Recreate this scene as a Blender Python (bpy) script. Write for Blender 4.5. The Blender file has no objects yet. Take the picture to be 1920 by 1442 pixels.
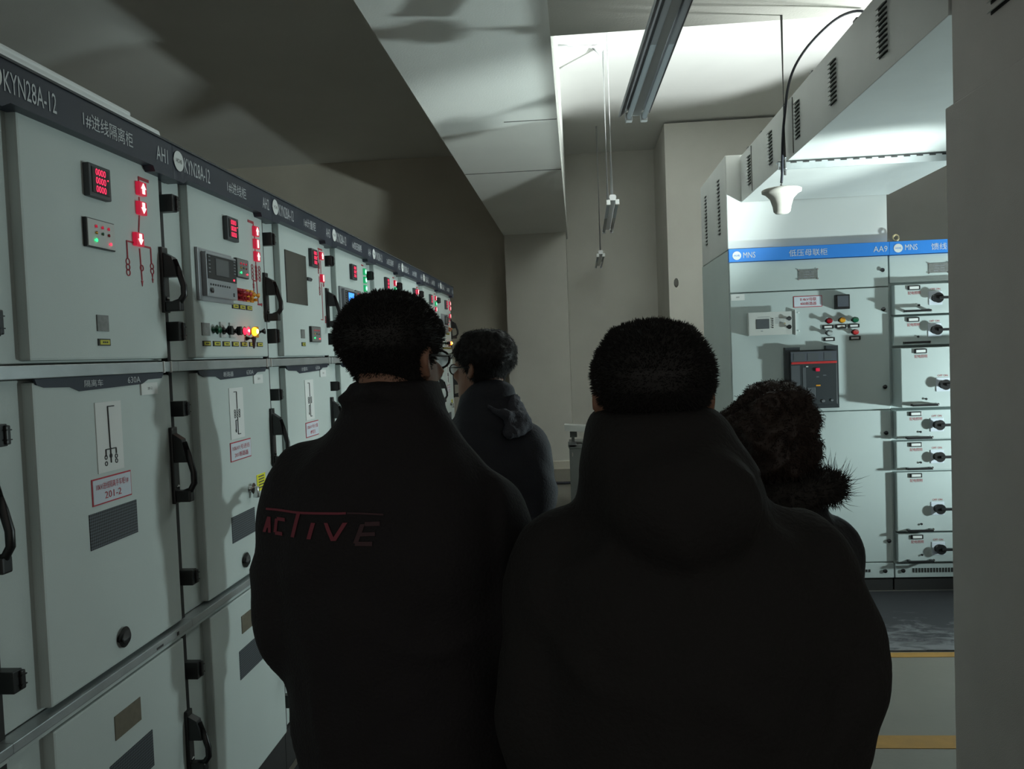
import bpy, bmesh, math, random
from mathutils import Vector, Matrix, noise
from mathutils.bvhtree import BVHTree
random.seed(7)
PI = math.pi
S = bpy.context.scene
COL = S.collection

# ------------------------------------------------------------------ camera
yaw, pitch, roll, FPX = -.0824, -.039, -.0378, 1505.
cy_, sy_ = math.cos(yaw), math.sin(yaw); cp_, sp_ = math.cos(pitch), math.sin(pitch); cr_, sr_ = math.cos(roll), math.sin(roll)
fw = Vector((sy_*cp_, cy_*cp_, sp_)); rt = Vector((cy_, -sy_, 0)); up = rt.cross(fw)
r2 = cr_*rt + sr_*up; u2 = -sr_*rt + cr_*up
cam_d = bpy.data.cameras.new('camera'); cam = bpy.data.objects.new('camera', cam_d); COL.objects.link(cam)
cam.matrix_world = Matrix(((r2.x, u2.x, -fw.x, 0), (r2.y, u2.y, -fw.y, 0), (r2.z, u2.z, -fw.z, 1.6), (0, 0, 0, 1)))
cam_d.sensor_fit = 'HORIZONTAL'; cam_d.sensor_width = 36; cam_d.lens = FPX/1920*36
cam_d.clip_start = .05; cam_d.clip_end = 100
S.camera = cam

# ------------------------------------------------------------------ world and lights
w = bpy.data.worlds.new('world'); S.world = w; w.use_nodes = True
bg = w.node_tree.nodes['Background']; bg.inputs[0].default_value = (1, .97, .88, 1); bg.inputs[1].default_value = .29
S.view_settings.view_transform = 'Standard'; S.view_settings.look = 'None'
S.view_settings.exposure = 0; S.view_settings.gamma = 1; S.view_settings.use_curve_mapping = False

def lamp(name, kind, loc, energy, color, size=.06, aim=None, spot=None, blend=.3):
    d = bpy.data.lights.new(name, kind); d.energy = energy; d.color = color
    o = bpy.data.objects.new(name, d); COL.objects.link(o); o.location = loc
    if kind in ('POINT', 'SPOT'): d.shadow_soft_size = size
    if kind == 'AREA': d.size = size
    if spot: d.spot_size = spot; d.spot_blend = blend
    if aim: o.rotation_euler = (Vector(aim)-Vector(loc)).to_track_quat('-Z', 'Y').to_euler()
    return o
# emergency work light standing low in the aisle between the two right hand rows, and a second head aimed up above it
lamp('work_light_low', 'SPOT', (3.9, 4.25, .9), 370, (.82, 1, .985), .06, (-1.2, 5.2, 3.0), 2.0, 1.)
lamp('work_light_high', 'SPOT', (2.6, 4.6, 2.55), 1450, (.93, 1, .985), .05, (2.24, 5.13, 3.316), 1.28, .15)
lamp('hand_torch', 'SPOT', (2.4, 2.87, 1.70), 500, (.86, 1, .96), .05, (-.6, 6.1, 3.2), .68, .75)
lamp('beam_patch_fill', 'SPOT', (2.75, 4.5, 2.62), 330, (.93, 1, .985), .06, (1.6, 3.8, 3.5), 1.1, .5)  # extra head added to brighten the patch under the cross beam

# ------------------------------------------------------------------ materials
M = {}
def mat(name, col, rough=.5, metal=0., var=0., scale=8., bump=0., bscale=60., emit=None, estr=0., alpha=None, coat=0):
    m = bpy.data.materials.new(name); m.use_nodes = True; nt = m.node_tree; b = nt.nodes['Principled BSDF']
    b.inputs['Base Color'].default_value = (*col, 1); b.inputs['Roughness'].default_value = rough; b.inputs['Metallic'].default_value = metal
    tc = nt.nodes.new('ShaderNodeTexCoord')
    if var:
        n = nt.nodes.new('ShaderNodeTexNoise'); n.inputs['Scale'].default_value = scale; n.inputs['Detail'].default_value = 5
        nt.links.new(tc.outputs['Object'], n.inputs['Vector'])
        r = nt.nodes.new('ShaderNodeValToRGB'); r.color_ramp.elements[0].position = .3; r.color_ramp.elements[1].position = .7
        r.color_ramp.elements[0].color = (*[c*(1-var) for c in col], 1); r.color_ramp.elements[1].color = (*[min(1, c*(1+var)) for c in col], 1)
        nt.links.new(n.outputs['Fac'], r.inputs['Fac']); nt.links.new(r.outputs['Color'], b.inputs['Base Color'])
    if bump:
        n = nt.nodes.new('ShaderNodeTexNoise'); n.inputs['Scale'].default_value = bscale; n.inputs['Detail'].default_value = 3
        nt.links.new(tc.outputs['Object'], n.inputs['Vector'])
        bp = nt.nodes.new('ShaderNodeBump'); bp.inputs['Strength'].default_value = bump; bp.inputs['Distance'].default_value = .01
        nt.links.new(n.outputs['Fac'], bp.inputs['Height']); nt.links.new(bp.outputs['Normal'], b.inputs['Normal'])
    if emit: b.inputs['Emission Color'].default_value = (*emit, 1); b.inputs['Emission Strength'].default_value = estr
    if coat: b.inputs['Coat Weight'].default_value = coat
    if alpha is not None: b.inputs['Transmission Weight'].default_value = alpha
    M[name] = m; return m
mat('plaster', (.62, .61, .56), .9, var=.05, scale=1.5, bump=.15, bscale=90)
mat('plaster_white', (.84, .85, .82), .9, var=.03, scale=1.2, bump=.1, bscale=90)
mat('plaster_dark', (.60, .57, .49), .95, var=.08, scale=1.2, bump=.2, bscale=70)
mat('joint', (.12, .12, .11), .9)
mat('stain', (.22, .22, .19), .9, var=.3, scale=20)
mat('floor', (.17, .160, .137), .45, var=.07, scale=2.5, bump=.05, bscale=40)
mat('yellow_paint', (.36, .19, .028), .6, var=.12, scale=14)
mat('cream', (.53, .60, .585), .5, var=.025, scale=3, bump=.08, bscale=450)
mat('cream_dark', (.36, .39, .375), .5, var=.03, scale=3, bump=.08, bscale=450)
mat('mns', (.47, .54, .535), .45, var=.02, scale=3, bump=.06, bscale=450)
mat('near_grey', (.58, .55, .53), .6, var=.06, scale=4, bump=.12, bscale=300)
mat('duct', (.54, .56, .55), .45, var=.04, scale=4, bump=.04, bscale=200)
mat('box_shaded', (.10, .096, .088), .6, var=.05, scale=5)  # shade on the set-back box is put into this colour
mat('slit', (.02, .02, .02), .8)
mat('navy', (.018, .026, .045), .4, var=.1, scale=6)
mat('blue', (.03, .235, .74), .45)
mat('white_ink', (.55, .58, .6), .6)
mat('grey_ink', (.25, .27, .29), .6)
mat('black', (.012, .012, .013), .35)
mat('black_matt', (.02, .02, .02), .7)
mat('dark_grey', (.06, .065, .07), .5)
mat('steel', (.42, .45, .46), .38, .75, var=.1, scale=12)
mat('chrome', (.7, .7, .7), .15, 1.)
mat('brass', (.5, .42, .24), .35, .6)
mat('alu', (.33, .35, .37), .42, .5)
mat('grey_plate', (.2, .205, .2), .5, .3, var=.15, scale=90)
mat('bronze_plate', (.17, .15, .11), .45, .3, var=.1, scale=60)
mat('plastic_light', (.55, .57, .55), .5)
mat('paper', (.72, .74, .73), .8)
mat('paper_blue', (.6, .65, .72), .8)
mat('red_ink', (.45, .03, .05), .6)
mat('red_line', (.38, .035, .05), .5)
mat('ink', (.05, .05, .05), .7)
mat('yellow_label', (.55, .52, .06), .6)
mat('yellow_sticker', (.75, .72, .02), .6)
mat('red_plastic', (.32, .01, .03), .3, emit=(1, .02, .08), estr=.35)
mat('green_plastic', (.01, .2, .07), .3, emit=(.02, 1, .35), estr=.28)
mat('led_red', (1, .2, .25), .5, emit=(1, .02, .06), estr=2.2)
mat('led_white_red', (1, .6, .6), .5, emit=(1, .50, .48), estr=2.2)
mat('led_white_green', (.6, 1, .7), .5, emit=(.30, 1, .60), estr=2.0)
mat('digits', (1, .1, .2), .5, emit=(1, .018, .10), estr=1.5)
mat('led_green', (.1, 1, .3), .5, emit=(.02, 1, .25), estr=1.8)
mat('led_orange', (1, .5, .1), .5, emit=(1, .24, .01), estr=6)
mat('led_hot', (1, .5, .1), .5, emit=(1, .75, .2), estr=5)
mat('screen_blue', (.1, .3, .9), .4, emit=(.05, .30, 1), estr=1.25)
mat('screen_grey', (.09, .10, .11), .25)
mat('window_dark', (.055, .055, .05), .12)
mat('knob_red', (.35, .01, .02), .35)
mat('knob_amber', (.75, .33, .02), .35)
mat('knob_green', (.01, .13, .06), .35)
mat('knob_white', (.45, .5, .5), .3)
mat('clear_red', (.5, .04, .04), .3)
mat('glass_dark', (.09, .10, .12), .12)
mat('breaker', (.028, .035, .04), .4)
mat('breaker_grey', (.07, .08, .09), .5)
mat('rubber', (.022, .024, .028), .8)
mat('skin', (.30, .16, .105), .55, var=.08, scale=30, bump=.05, bscale=300)
mat('hair', (.008, .007, .007), .6)
mat('hair_brown', (.026, .014, .010), .55)
mat('jacket_black', (.008, .0065, .0085), .85, bump=.25, bscale=180)
mat('jacket_olive', (.0095, .0085, .0088), .85, bump=.25, bscale=120)
mat('jacket_navy', (.016, .018, .026), .75, bump=.2, bscale=150)
mat('hood_lining', (.045, .047, .06), .8, bump=.4, bscale=200)
mat('down_coat', (.012, .0125, .016), .6, bump=.3, bscale=60)
mat('fur', (.022, .019, .017), .8)
mat('trousers', (.012, .012, .014), .9)
mat('shoes', (.02, .02, .02), .5)
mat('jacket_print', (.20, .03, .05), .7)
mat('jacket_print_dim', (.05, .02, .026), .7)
mat('eye', (.6, .6, .6), .2)
mat('lens', (.8, .85, .9), .05, alpha=1.)
mat('trolley', (.11, .12, .115), .5)
mat('trolley_top', (.4, .42, .4), .5)
mat('lamp_body', (.72, .74, .76), .35)
mat('lamp_dark', (.26, .25, .26), .4)
mat('tube_off', (.55, .6, .64), .15)
mat('pvc', (.8, .82, .82), .5)
mat('antenna', (.62, .60, .55), .5)
mat('cord', (.012, .014, .025), .6)
mat('rod', (.10, .10, .10), .5, .5)

def mesh_grill(name, col, dark, sx, sz):
    m = mat(name, col, .6); nt = m.node_tree; b = nt.nodes['Principled BSDF']
    tc = nt.nodes.new('ShaderNodeTexCoord'); mp = nt.nodes.new('ShaderNodeMapping'); mp.inputs['Rotation'].default_value = (0, PI/4, 0)
    ck = nt.nodes.new('ShaderNodeTexChecker'); ck.inputs['Scale'].default_value = sx
    ck.inputs['Color1'].default_value = (*col, 1); ck.inputs['Color2'].default_value = (*dark, 1)
    nt.links.new(tc.outputs['Object'], mp.inputs['Vector']); nt.links.new(mp.outputs['Vector'], ck.inputs['Vector']); nt.links.new(ck.outputs['Color'], b.inputs['Base Color'])
mesh_grill('grill', (.085, .10, .115), (.015, .018, .022), 190, 190)
def dusty():
    m = mat('dusty_rubber', (.03, .03, .034), .7); nt = m.node_tree; b = nt.nodes['Principled BSDF']
    tc = nt.nodes.new('ShaderNodeTexCoord'); n = nt.nodes.new('ShaderNodeTexNoise'); n.inputs['Scale'].default_value = 5.5; n.inputs['Detail'].default_value = 10
    n.inputs['Roughness'].default_value = .68; n.inputs['Distortion'].default_value = 1.6
    mp = nt.nodes.new('ShaderNodeMapping'); mp.inputs['Scale'].default_value = (1, 2.2, 1)
    nt.links.new(tc.outputs['Object'], mp.inputs['Vector']); nt.links.new(mp.outputs['Vector'], n.inputs['Vector'])
    sp = nt.nodes.new('ShaderNodeSeparateXYZ'); nt.links.new(tc.outputs['Object'], sp.inputs[0])
    a = nt.nodes.new('ShaderNodeMath'); a.operation = 'MULTIPLY_ADD'; a.inputs[1].default_value = -.55; a.inputs[2].default_value = -.03   # dust fades towards the far half of the mat
    nt.links.new(sp.outputs['Y'], a.inputs[0])
    c = nt.nodes.new('ShaderNodeMath'); c.operation = 'ADD'; nt.links.new(a.outputs[0], c.inputs[0]); nt.links.new(n.outputs['Fac'], c.inputs[1])
    r = nt.nodes.new('ShaderNodeValToRGB'); r.color_ramp.elements[0].position = .56; r.color_ramp.elements[1].position = .78
    r.color_ramp.elements[0].color = (.02, .021, .026, 1); r.color_ramp.elements[1].color = (.15, .155, .165, 1)
    nt.links.new(c.outputs[0], r.inputs['Fac']); nt.links.new(r.outputs['Color'], b.inputs['Base Color'])
dusty()

# ------------------------------------------------------------------ mesh helpers
def B(): return bmesh.new()
def box(bm, x0, x1, y0, y1, z0, z1, bev=0):
    r = bmesh.ops.create_cube(bm, size=1)['verts']
    for v in r: v.co = Vector(((x0+x1)/2+v.co.x*(x1-x0), (y0+y1)/2+v.co.y*(y1-y0), (z0+z1)/2+v.co.z*(z1-z0)))
    if bev:
        es = list({e for v in r for e in v.link_edges})
        bmesh.ops.bevel(bm, geom=es, offset=bev, segments=2, affect='EDGES', profile=.6)
def prism(bm, pts, axis, a, b):
    """pts 2-D polygon; axis 'x': (y,z) swept in x; 'y': (x,z) swept in y; 'z': (x,y) swept in z"""
    def P(p, t): return {'x': (t, p[0], p[1]), 'y': (p[0], t, p[1]), 'z': (p[0], p[1], t)}[axis]
    A = [bm.verts.new(P(p, a)) for p in pts]; Bv = [bm.verts.new(P(p, b)) for p in pts]
    fs = [bm.faces.new(A), bm.faces.new(Bv[::-1])]
    n = len(pts)
    for i in range(n): fs.append(bm.faces.new((A[i], Bv[i], Bv[(i+1) % n], A[(i+1) % n])))
    bmesh.ops.recalc_face_normals(bm, faces=fs)
def frame_of(d):
    d = d.normalized(); h = Vector((0, 0, 1)) if abs(d.z) < .9 else Vector((1, 0, 0))
    a = d.cross(h).normalized(); return a, a.cross(d).normalized()
def loft(bm, rings, cap=True):
    """rings: list of lists of Vectors, same count"""
    R = [[bm.verts.new(p) for p in r] for r in rings]; n = len(R[0]); fs = []
    for i in range(len(R)-1):
        for j in range(n): fs.append(bm.faces.new((R[i][j], R[i][(j+1) % n], R[i+1][(j+1) % n], R[i+1][j])))
    if cap: fs.append(bm.faces.new(R[0][::-1])); fs.append(bm.faces.new(R[-1]))
    bmesh.ops.recalc_face_normals(bm, faces=fs)
def tube(bm, pts, rad, seg=10, flat=1.):
    pts = [Vector(p) for p in pts]; rad = rad if isinstance(rad, (list, tuple)) else [rad]*len(pts); rings = []
    a0 = None
    for i, p in enumerate(pts):
        d = (pts[min(i+1, len(pts)-1)]-pts[max(i-1, 0)]).normalized()
        if a0 is None: a, b = frame_of(d)
        else: a = (a0-d*a0.dot(d)).normalized(); b = d.cross(a).normalized()
        a0 = a
        rings.append([p+(a*math.cos(2*PI*k/seg)+b*flat*math.sin(2*PI*k/seg))*rad[i] for k in range(seg)])
    loft(bm, rings)
def cyl(bm, c, r, h, axis='y', seg=20, r1=None):
    d = {'x': Vector((1, 0, 0)), 'y': Vector((0, 1, 0)), 'z': Vector((0, 0, 1))}[axis]; c = Vector(c)
    tube(bm, [c, c+d*h], [r, r if r1 is None else r1], seg)
def ell(bm, c, rx, ry, rz, rot=None, sub=3):
    r = bmesh.ops.create_icosphere(bm, subdivisions=sub, radius=1)['verts']; c = Vector(c)
    for v in r:
        p = Vector((v.co.x*rx, v.co.y*ry, v.co.z*rz))
        if rot: p = rot @ p
        v.co = c+p
def hull(bm, balls, sub=2):
    """convex hull of ellipsoids (centre, rx, ry, rz)"""
    t = B()
    for c, rx, ry, rz in balls: ell(t, c, rx, ry, rz, sub=sub)
    g = bmesh.ops.convex_hull(t, input=t.verts[:])
    bmesh.ops.delete(t, geom=[v for v in t.verts if not v.link_faces], context='VERTS')
    hv = [e for e in g.get('geom_interior', []) if isinstance(e, bmesh.types.BMVert) and e.is_valid]
    if hv: bmesh.ops.delete(t, geom=hv, context='VERTS')
    me = bpy.data.meshes.new('t'); t.to_mesh(me); t.free(); bm.from_mesh(me); bpy.data.meshes.remove(me)
def obj(name, bm, m, parent=None, smooth=False, shift=None):
    me = bpy.data.meshes.new(name)
    if shift: bmesh.ops.translate(bm, verts=bm.verts[:], vec=shift)
    bm.to_mesh(me); bm.free()
    for mm in (m if isinstance(m, list) else [m]): me.materials.append(M[mm])
    if smooth:
        for p in me.polygons: p.use_smooth = True
    o = bpy.data.objects.new(name, me); COL.objects.link(o)
    if parent: o.parent = parent
    return o
def tag(o, label, cat, group=None):
    o['label'] = label; o['category'] = cat
    if group: o['group'] = group
    return o
def thing(name, label, cat, loc=(0, 0, 0), rz=0, group=None):
    o = bpy.data.objects.new(name, None); COL.objects.link(o); o.location = loc; o.rotation_euler = (0, 0, rz); o.empty_display_size = .1
    return tag(o, label, cat, group)
def struct(name, bm, m, parent=None):
    o = obj(name, bm, m, parent)
    if not parent: o['kind'] = 'structure'
    return o
def bake(bm, voxel, smooth=4, fac=.5):
    me = bpy.data.meshes.new('t'); bm.to_mesh(me); bm.free(); o = bpy.data.objects.new('t', me); COL.objects.link(o)
    m = o.modifiers.new('r', 'REMESH'); m.mode = 'VOXEL'; m.voxel_size = voxel
    s = o.modifiers.new('s', 'SMOOTH'); s.iterations = smooth; s.factor = fac
    dg = bpy.context.evaluated_depsgraph_get(); dg.update()
    m2 = bpy.data.meshes.new_from_object(o.evaluated_get(dg)); bpy.data.objects.remove(o); bpy.data.meshes.remove(me)
    b = B(); b.from_mesh(m2); bpy.data.meshes.remove(m2); return b
_tc = {}
def text_bm(s, w=None, h=None, cx=0, cz=0, y=0, slant=0., stretch=True):
    """lettering as flat mesh in the xz plane facing -y, fitted to width w and/or height h, centred"""
    if s not in _tc:
        c = bpy.data.curves.new('t', 'FONT'); c.body = s; c.size = 1; c.resolution_u = 2; c.extrude = 0
        o = bpy.data.objects.new('t', c); COL.objects.link(o); dg = bpy.context.evaluated_depsgraph_get(); dg.update()
        me = bpy.data.meshes.new_from_object(o.evaluated_get(dg)); bpy.data.objects.remove(o); bpy.data.curves.remove(c); _tc[s] = me
    me = _tc[s]; b = B(); b.from_mesh(me)
    xs = [v.co.x for v in b.verts]; ys = [v.co.y for v in b.verts]; x0, x1, y0, y1 = min(xs), max(xs), min(ys), max(ys)
    sw = w/(x1-x0) if w else None; sh = h/(y1-y0) if h else None
    sw = sw or sh; sh = sh or sw
    for v in b.verts:
        X = (v.co.x-(x0+x1)/2)*sw; Z = (v.co.y-(y0+y1)/2)*sh
        v.co = Vector((cx+X+Z*slant, y, cz+Z))
    bmesh.ops.recalc_face_normals(b, faces=b.faces[:])
    return b
def merge(bm, other):
    me = bpy.data.meshes.new('t'); other.to_mesh(me); other.free(); bm.from_mesh(me); bpy.data.meshes.remove(me)
def lettering(items, m, parent, name='lettering'):
    b = B()
    for it in items: merge(b, text_bm(*it[:1], **it[1]))
    return obj(name, b, m, parent)

# ------------------------------------------------------------------ room
b = B(); box(b, -6.2, 6, -3, 11.8, -.1, 0); struct('floor', b, 'floor')
b = B(); box(b, -6.2, 6, -3, 11.8, 4.4, 4.5); struct('ceiling', b, 'plaster_white')
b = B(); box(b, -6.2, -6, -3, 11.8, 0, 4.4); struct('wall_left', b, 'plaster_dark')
b = B(); box(b, 6, 6.2, -3, 11.8, 0, 4.4); struct('wall_right', b, 'plaster')
b = B(); box(b, -6, 6, 11.6, 11.8, 0, 4.4); struct('wall_far', b, 'plaster')
b = B(); box(b, 1.17, 6, 10.2, 11.6, 0, 4.37); struct('trim_1', b, 'plaster')           # wall projection at the far right
b = B(); box(b, -.93, -.1, 10.9, 11.6, 0, 3.2); struct('trim_2', b, 'plaster')          # pilaster under the long beam
b = B(); box(b, -.94, -.08, -3, 11.6, 3.2, 4.4)
o = struct('trim_3', b, 'plaster_white')                                                 # long ceiling beam
b = B(); box(b, -.935, -.085, 7.13, 7.142, 3.196, 3.2); box(b, -.45, -.085, 5.60, 5.61, 3.197, 3.2)
j = struct('board_joint', b, 'joint', o)
b = B(); box(b, -.08, 6, 2.7, 4.15, 3.2, 4.4); struct('trim_4', b, 'plaster')            # cross beam
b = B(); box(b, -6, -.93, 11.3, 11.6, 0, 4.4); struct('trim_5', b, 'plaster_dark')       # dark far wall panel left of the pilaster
b = B(); box(b, -.1, 1.17, 11.57, 11.6, 0, .12); struct('baseboard_far', b, 'plaster_dark')

b = B(); box(b, -.94, -.09, 10.875, 10.9, 0, .11); struct('baseboard_1', b, 'plaster_dark')
b = B(); ell(b, (1.262, 10.198, 2.40), .03, .006, .06, sub=2); tag(obj('cable_hole', b, 'joint', smooth=True), 'small dark hole in the pale wall beside the louvred box', 'hole')
def mark(y0, y1, x0, x1, label):
    b = B(); box(b, x0, x1, y0, y1, 0, .002); tag(obj('floor_line', b, 'yellow_paint'), label, 'floor marking')
mark(3.185, 3.29, .2, 5.5, 'broad yellow line painted on the pale floor, nearest the camera')
mark(4.115, 4.175, .2, 5.5, 'thin yellow line painted along the edge of the black mat')
mark(7.55, 8.15, -.36, -.26, 'short yellow floor line beside the grey trolley')
b = B(); box(b, -2.3, 2.3, -.5, .5, 0, .008, .003)
o = obj('rubber_mat', b, 'dusty_rubber'); o.location = (3.5, 4.69, .001); tag(o, 'dusty black rubber mat on the floor before the blue-topped cabinets', 'mat')
b = B(); box(b, -.06, .28, -3, 3.0, 0, .008, .003)
o = obj('rubber_mat', b, 'rubber'); o.location = (-1.1, 4.6, .001); tag(o, 'black rubber mat along the foot of the dark-topped cabinet row', 'mat')
b = B(); tube(b, [(-.75+.18*i, 9.62-.015*(i % 2), .02) for i in range(9)], .016, 8)
tag(obj('cable', b, 'cord', smooth=True), 'dark cable lying across the pale floor before the far wall', 'cable')

# ------------------------------------------------------------------ left row of medium voltage cabinets (local: x right, -y front, z up)
CW = .75
def U(u): return u*CW
def screw(bm, x, z, y, r=.004): cyl(bm, (x, y-.004, z), r, .006, 'y', 8)
def hinge(P, z0, z1):
    b = B(); box(b, .001, .028, -.022, .03, z0, z1, .002); box(b, .018, .03, -.028, -.012, z0+.003, z1-.003, .003)
    for q in (.28, .72): box(b, .016, .0315, -.0295, -.012, z0+(z1-z0)*q-.0012, z0+(z1-z0)*q+.0012)
    obj('hinge', b, 'black', P)
def handle(P, z0, z1):
    L = z1-z0
    b = B(); box(b, .700, .732, -.010, .03, z0, z1, .003)
    h = obj('door_handle', b, 'black', P)
    b = B(); prism(b, [(-.008, z1-.08*L), (-.034, z1-.16*L), (-.047, z1-.46*L), (-.008, z1-.46*L)], 'x', .704, .730)
    obj('latch_housing', b, 'black', h)
    b = B(); tube(b, [(.717, -.036, z1-.2*L), (.717, -.050, z1-.42*L), (.717, -.060, z1-.6*L), (.717, -.060, z1-.74*L), (.717, -.048, z1-.83*L), (.717, -.028, z1-.86*L)], [.008, .009, .009, .009, .009, .008], 10)
    obj('lever', b, 'black', h, True)
    b = B(); box(b, .703, .731, -.052, -.008, z0+.02*L, z0+.17*L, .004)
    obj('latch_block', b, 'black', h)
    b = B(); cyl(b, (.716, -.013, z0+.22*L), .007, .006, 'y', 10); cyl(b, (.722, -.04, z1-.22*L), .0028, .012, 'y', 8); cyl(b, (.722, -.045, z1-.30*L), .0028, .012, 'y', 8)
    obj('lock_barrel', b, 'chrome', h, True)
def door(P, name, z0, z1, m='cream'):
    b = B()
    box(b, .024, .733, .026, .045, z0, z1, .002)
    box(b, .140, .722, 0, .03, z0+.006, z1-.006, .006)
    return obj(name, b, m, P)
def meter(P, u0=.47, u1=.607, z0=2.017, z1=2.097, digits=True):
    x0, x1 = U(u0)+.012, U(u1)
    b = B(); box(b, x0, x1, -.016, .001, z0, z1, .003); m_ = obj('panel_meter', b, 'dark_grey', P)
    b = B(); box(b, x0+.010, x1-.010, -.018, -.014, z0+.01, z1-.008, .001); obj('meter_face', b, 'black', m_)
    if digits:
        xc = (x0+x1)/2; w_ = (x1-x0)*.46
        lettering([('0000', dict(w=w_, h=.0165, cx=xc-.002, cz=z1-.0185-.0205*i, y=-.019)) for i in range(3)], 'digits', m_, 'digital_readout')
        b = B(); box(b, x1-.019, x1-.016, -.0195, -.018, z1-.033, z1-.030); obj('status_light', b, 'led_red', m_)
def indicator(P, u, z, kind='up', col='red', s=.036):
    x = U(u)
    b = B(); box(b, x-s/2, x+s/2, -.012, .001, z-s/2, z+s/2, .002); i_ = obj('indicator_light', b, col+'_plastic', P)
    b = B(); k = s*.40; y0, y1 = -.0135, -.011
    if kind == 'up': prism(b, [(x-k*.4, z-k), (x+k*.4, z-k), (x+k*.4, z-k*.05), (x+k*.8, z-k*.05), (x, z+k), (x-k*.8, z-k*.05), (x-k*.4, z-k*.05)], 'y', y0, y1)
    elif kind == 'down': prism(b, [(x-k*.4, z+k), (x+k*.4, z+k), (x+k*.4, z+k*.05), (x+k*.8, z+k*.05), (x, z-k), (x-k*.8, z+k*.05), (x-k*.4, z+k*.05)], 'y', y0, y1)
    elif kind == 'bar': box(b, x-k*.33, x+k*.33, y0, y1, z-k, z+k)
    else: cyl(b, (x, y0, z), k*.85, .003, 'y', 16)
    obj('lit_symbol', b, 'led_white_'+col, i_)
def display_panel(P, u0, u1, z0, z1, on=('green', 'red')):
    x0, x1 = U(u0)+.008, U(u1)
    b = B(); box(b, x0, x1, -.010, .001, z0, z1, .002); p = obj('status_panel', b, 'black', P)
    b = B(); box(b, x0+.003, x1-.003, -.0115, -.009, z0+.003, z1-.003); obj('panel_face', b, 'plastic_light' if u0 < .5 and len(on) > 1 and z0 < 1.9 and z0 > 1.88 else 'grey_plate', p)
    w_ = x1-x0; h_ = z1-z0
    for r_, cols in enumerate((('red_plastic',)*3, ('knob_amber', 'knob_green', 'knob_red'))):
        for c_, cc in enumerate(cols):
            b = B(); cyl(b, (x0+w_*(.3+.22*c_), -.014, z1-h_*(.26+.22*r_)), .0042, .004, 'y', 10); obj('pilot_lamp', b, cc, p, True)
    b = B(); cyl(b, (x0+w_*.27, -.015, z0+h_*.26), .0046, .005, 'y', 10); obj('pilot_lamp', b, 'led_green', p, True)
    b = B(); cyl(b, (x0+w_*.78, -.015, z0+h_*.22), .0038, .005, 'y', 10); obj('pilot_lamp', b, 'led_red', p, True)
def plate(P, name, u0, u1, z0, z1, m, t=.003, bev=0):
    b = B(); box(b, U(u0), U(u1), -t, .001, z0, z1, bev); return obj(name, b, m, P)
def yellow_tag(P, u, z, w_=.05):
    b = B(); box(b, U(u)-w_/2, U(u)+w_/2, -.003, .001, z-.0085, z+.0085); t = obj('tag_holder', b, 'ink', P)
    b = B(); box(b, U(u)-w_/2+.005, U(u)+w_/2-.005, -.0042, -.002, z-.0058, z+.0058); q = obj('yellow_tag', b, 'yellow_label', t)
    b = B()
    for i in range(3): box(b, U(u)-.010+.008*i, U(u)-.005+.008*i, -.005, -.004, z-.002, z+.002)
    obj('tag_lettering', b, 'ink', q)
def line(b, x0, z0, x1, z1, t=.0022, y=-.0018):
    if abs(x1-x0) < 1e-6: box(b, x0-t, x0+t, y, .0005, min(z0, z1), max(z0, z1))
    elif abs(z1-z0) < 1e-6: box(b, min(x0, x1), max(x0, x1), y, .0005, z0-t, z0+t)
    else: prism(b, [(x0-t, z0), (x0+t, z0), (x1+t, z1), (x1-t, z1)], 'y', y, .0005)
def ring(b, x, z, r=.010, t=.0016):
    o_ = [(x+math.cos(a*PI/8)*r, z+math.sin(a*PI/8)*r) for a in range(17)]; i_ = [(x+math.cos(a*PI/8)*(r-t*1.6), z+math.sin(a*PI/8)*(r-t*1.6)) for a in range(17)]
    for k in range(16): prism(b, [o_[k], o_[k+1], i_[k+1], i_[k]], 'y', -.0018, .0005)
def coil(b, x, z, n=3, r=.008):
    for i in range(n): ring(b, x, z-i*r*1.5, r)
def arrow(b, x, z, s=.008, dn=True):
    q = -1 if dn else 1
    prism(b, [(x-s*.6, z-q*s), (x+s*.6, z-q*s), (x, z+q*s)], 'y', -.0018, .0005)
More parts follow.
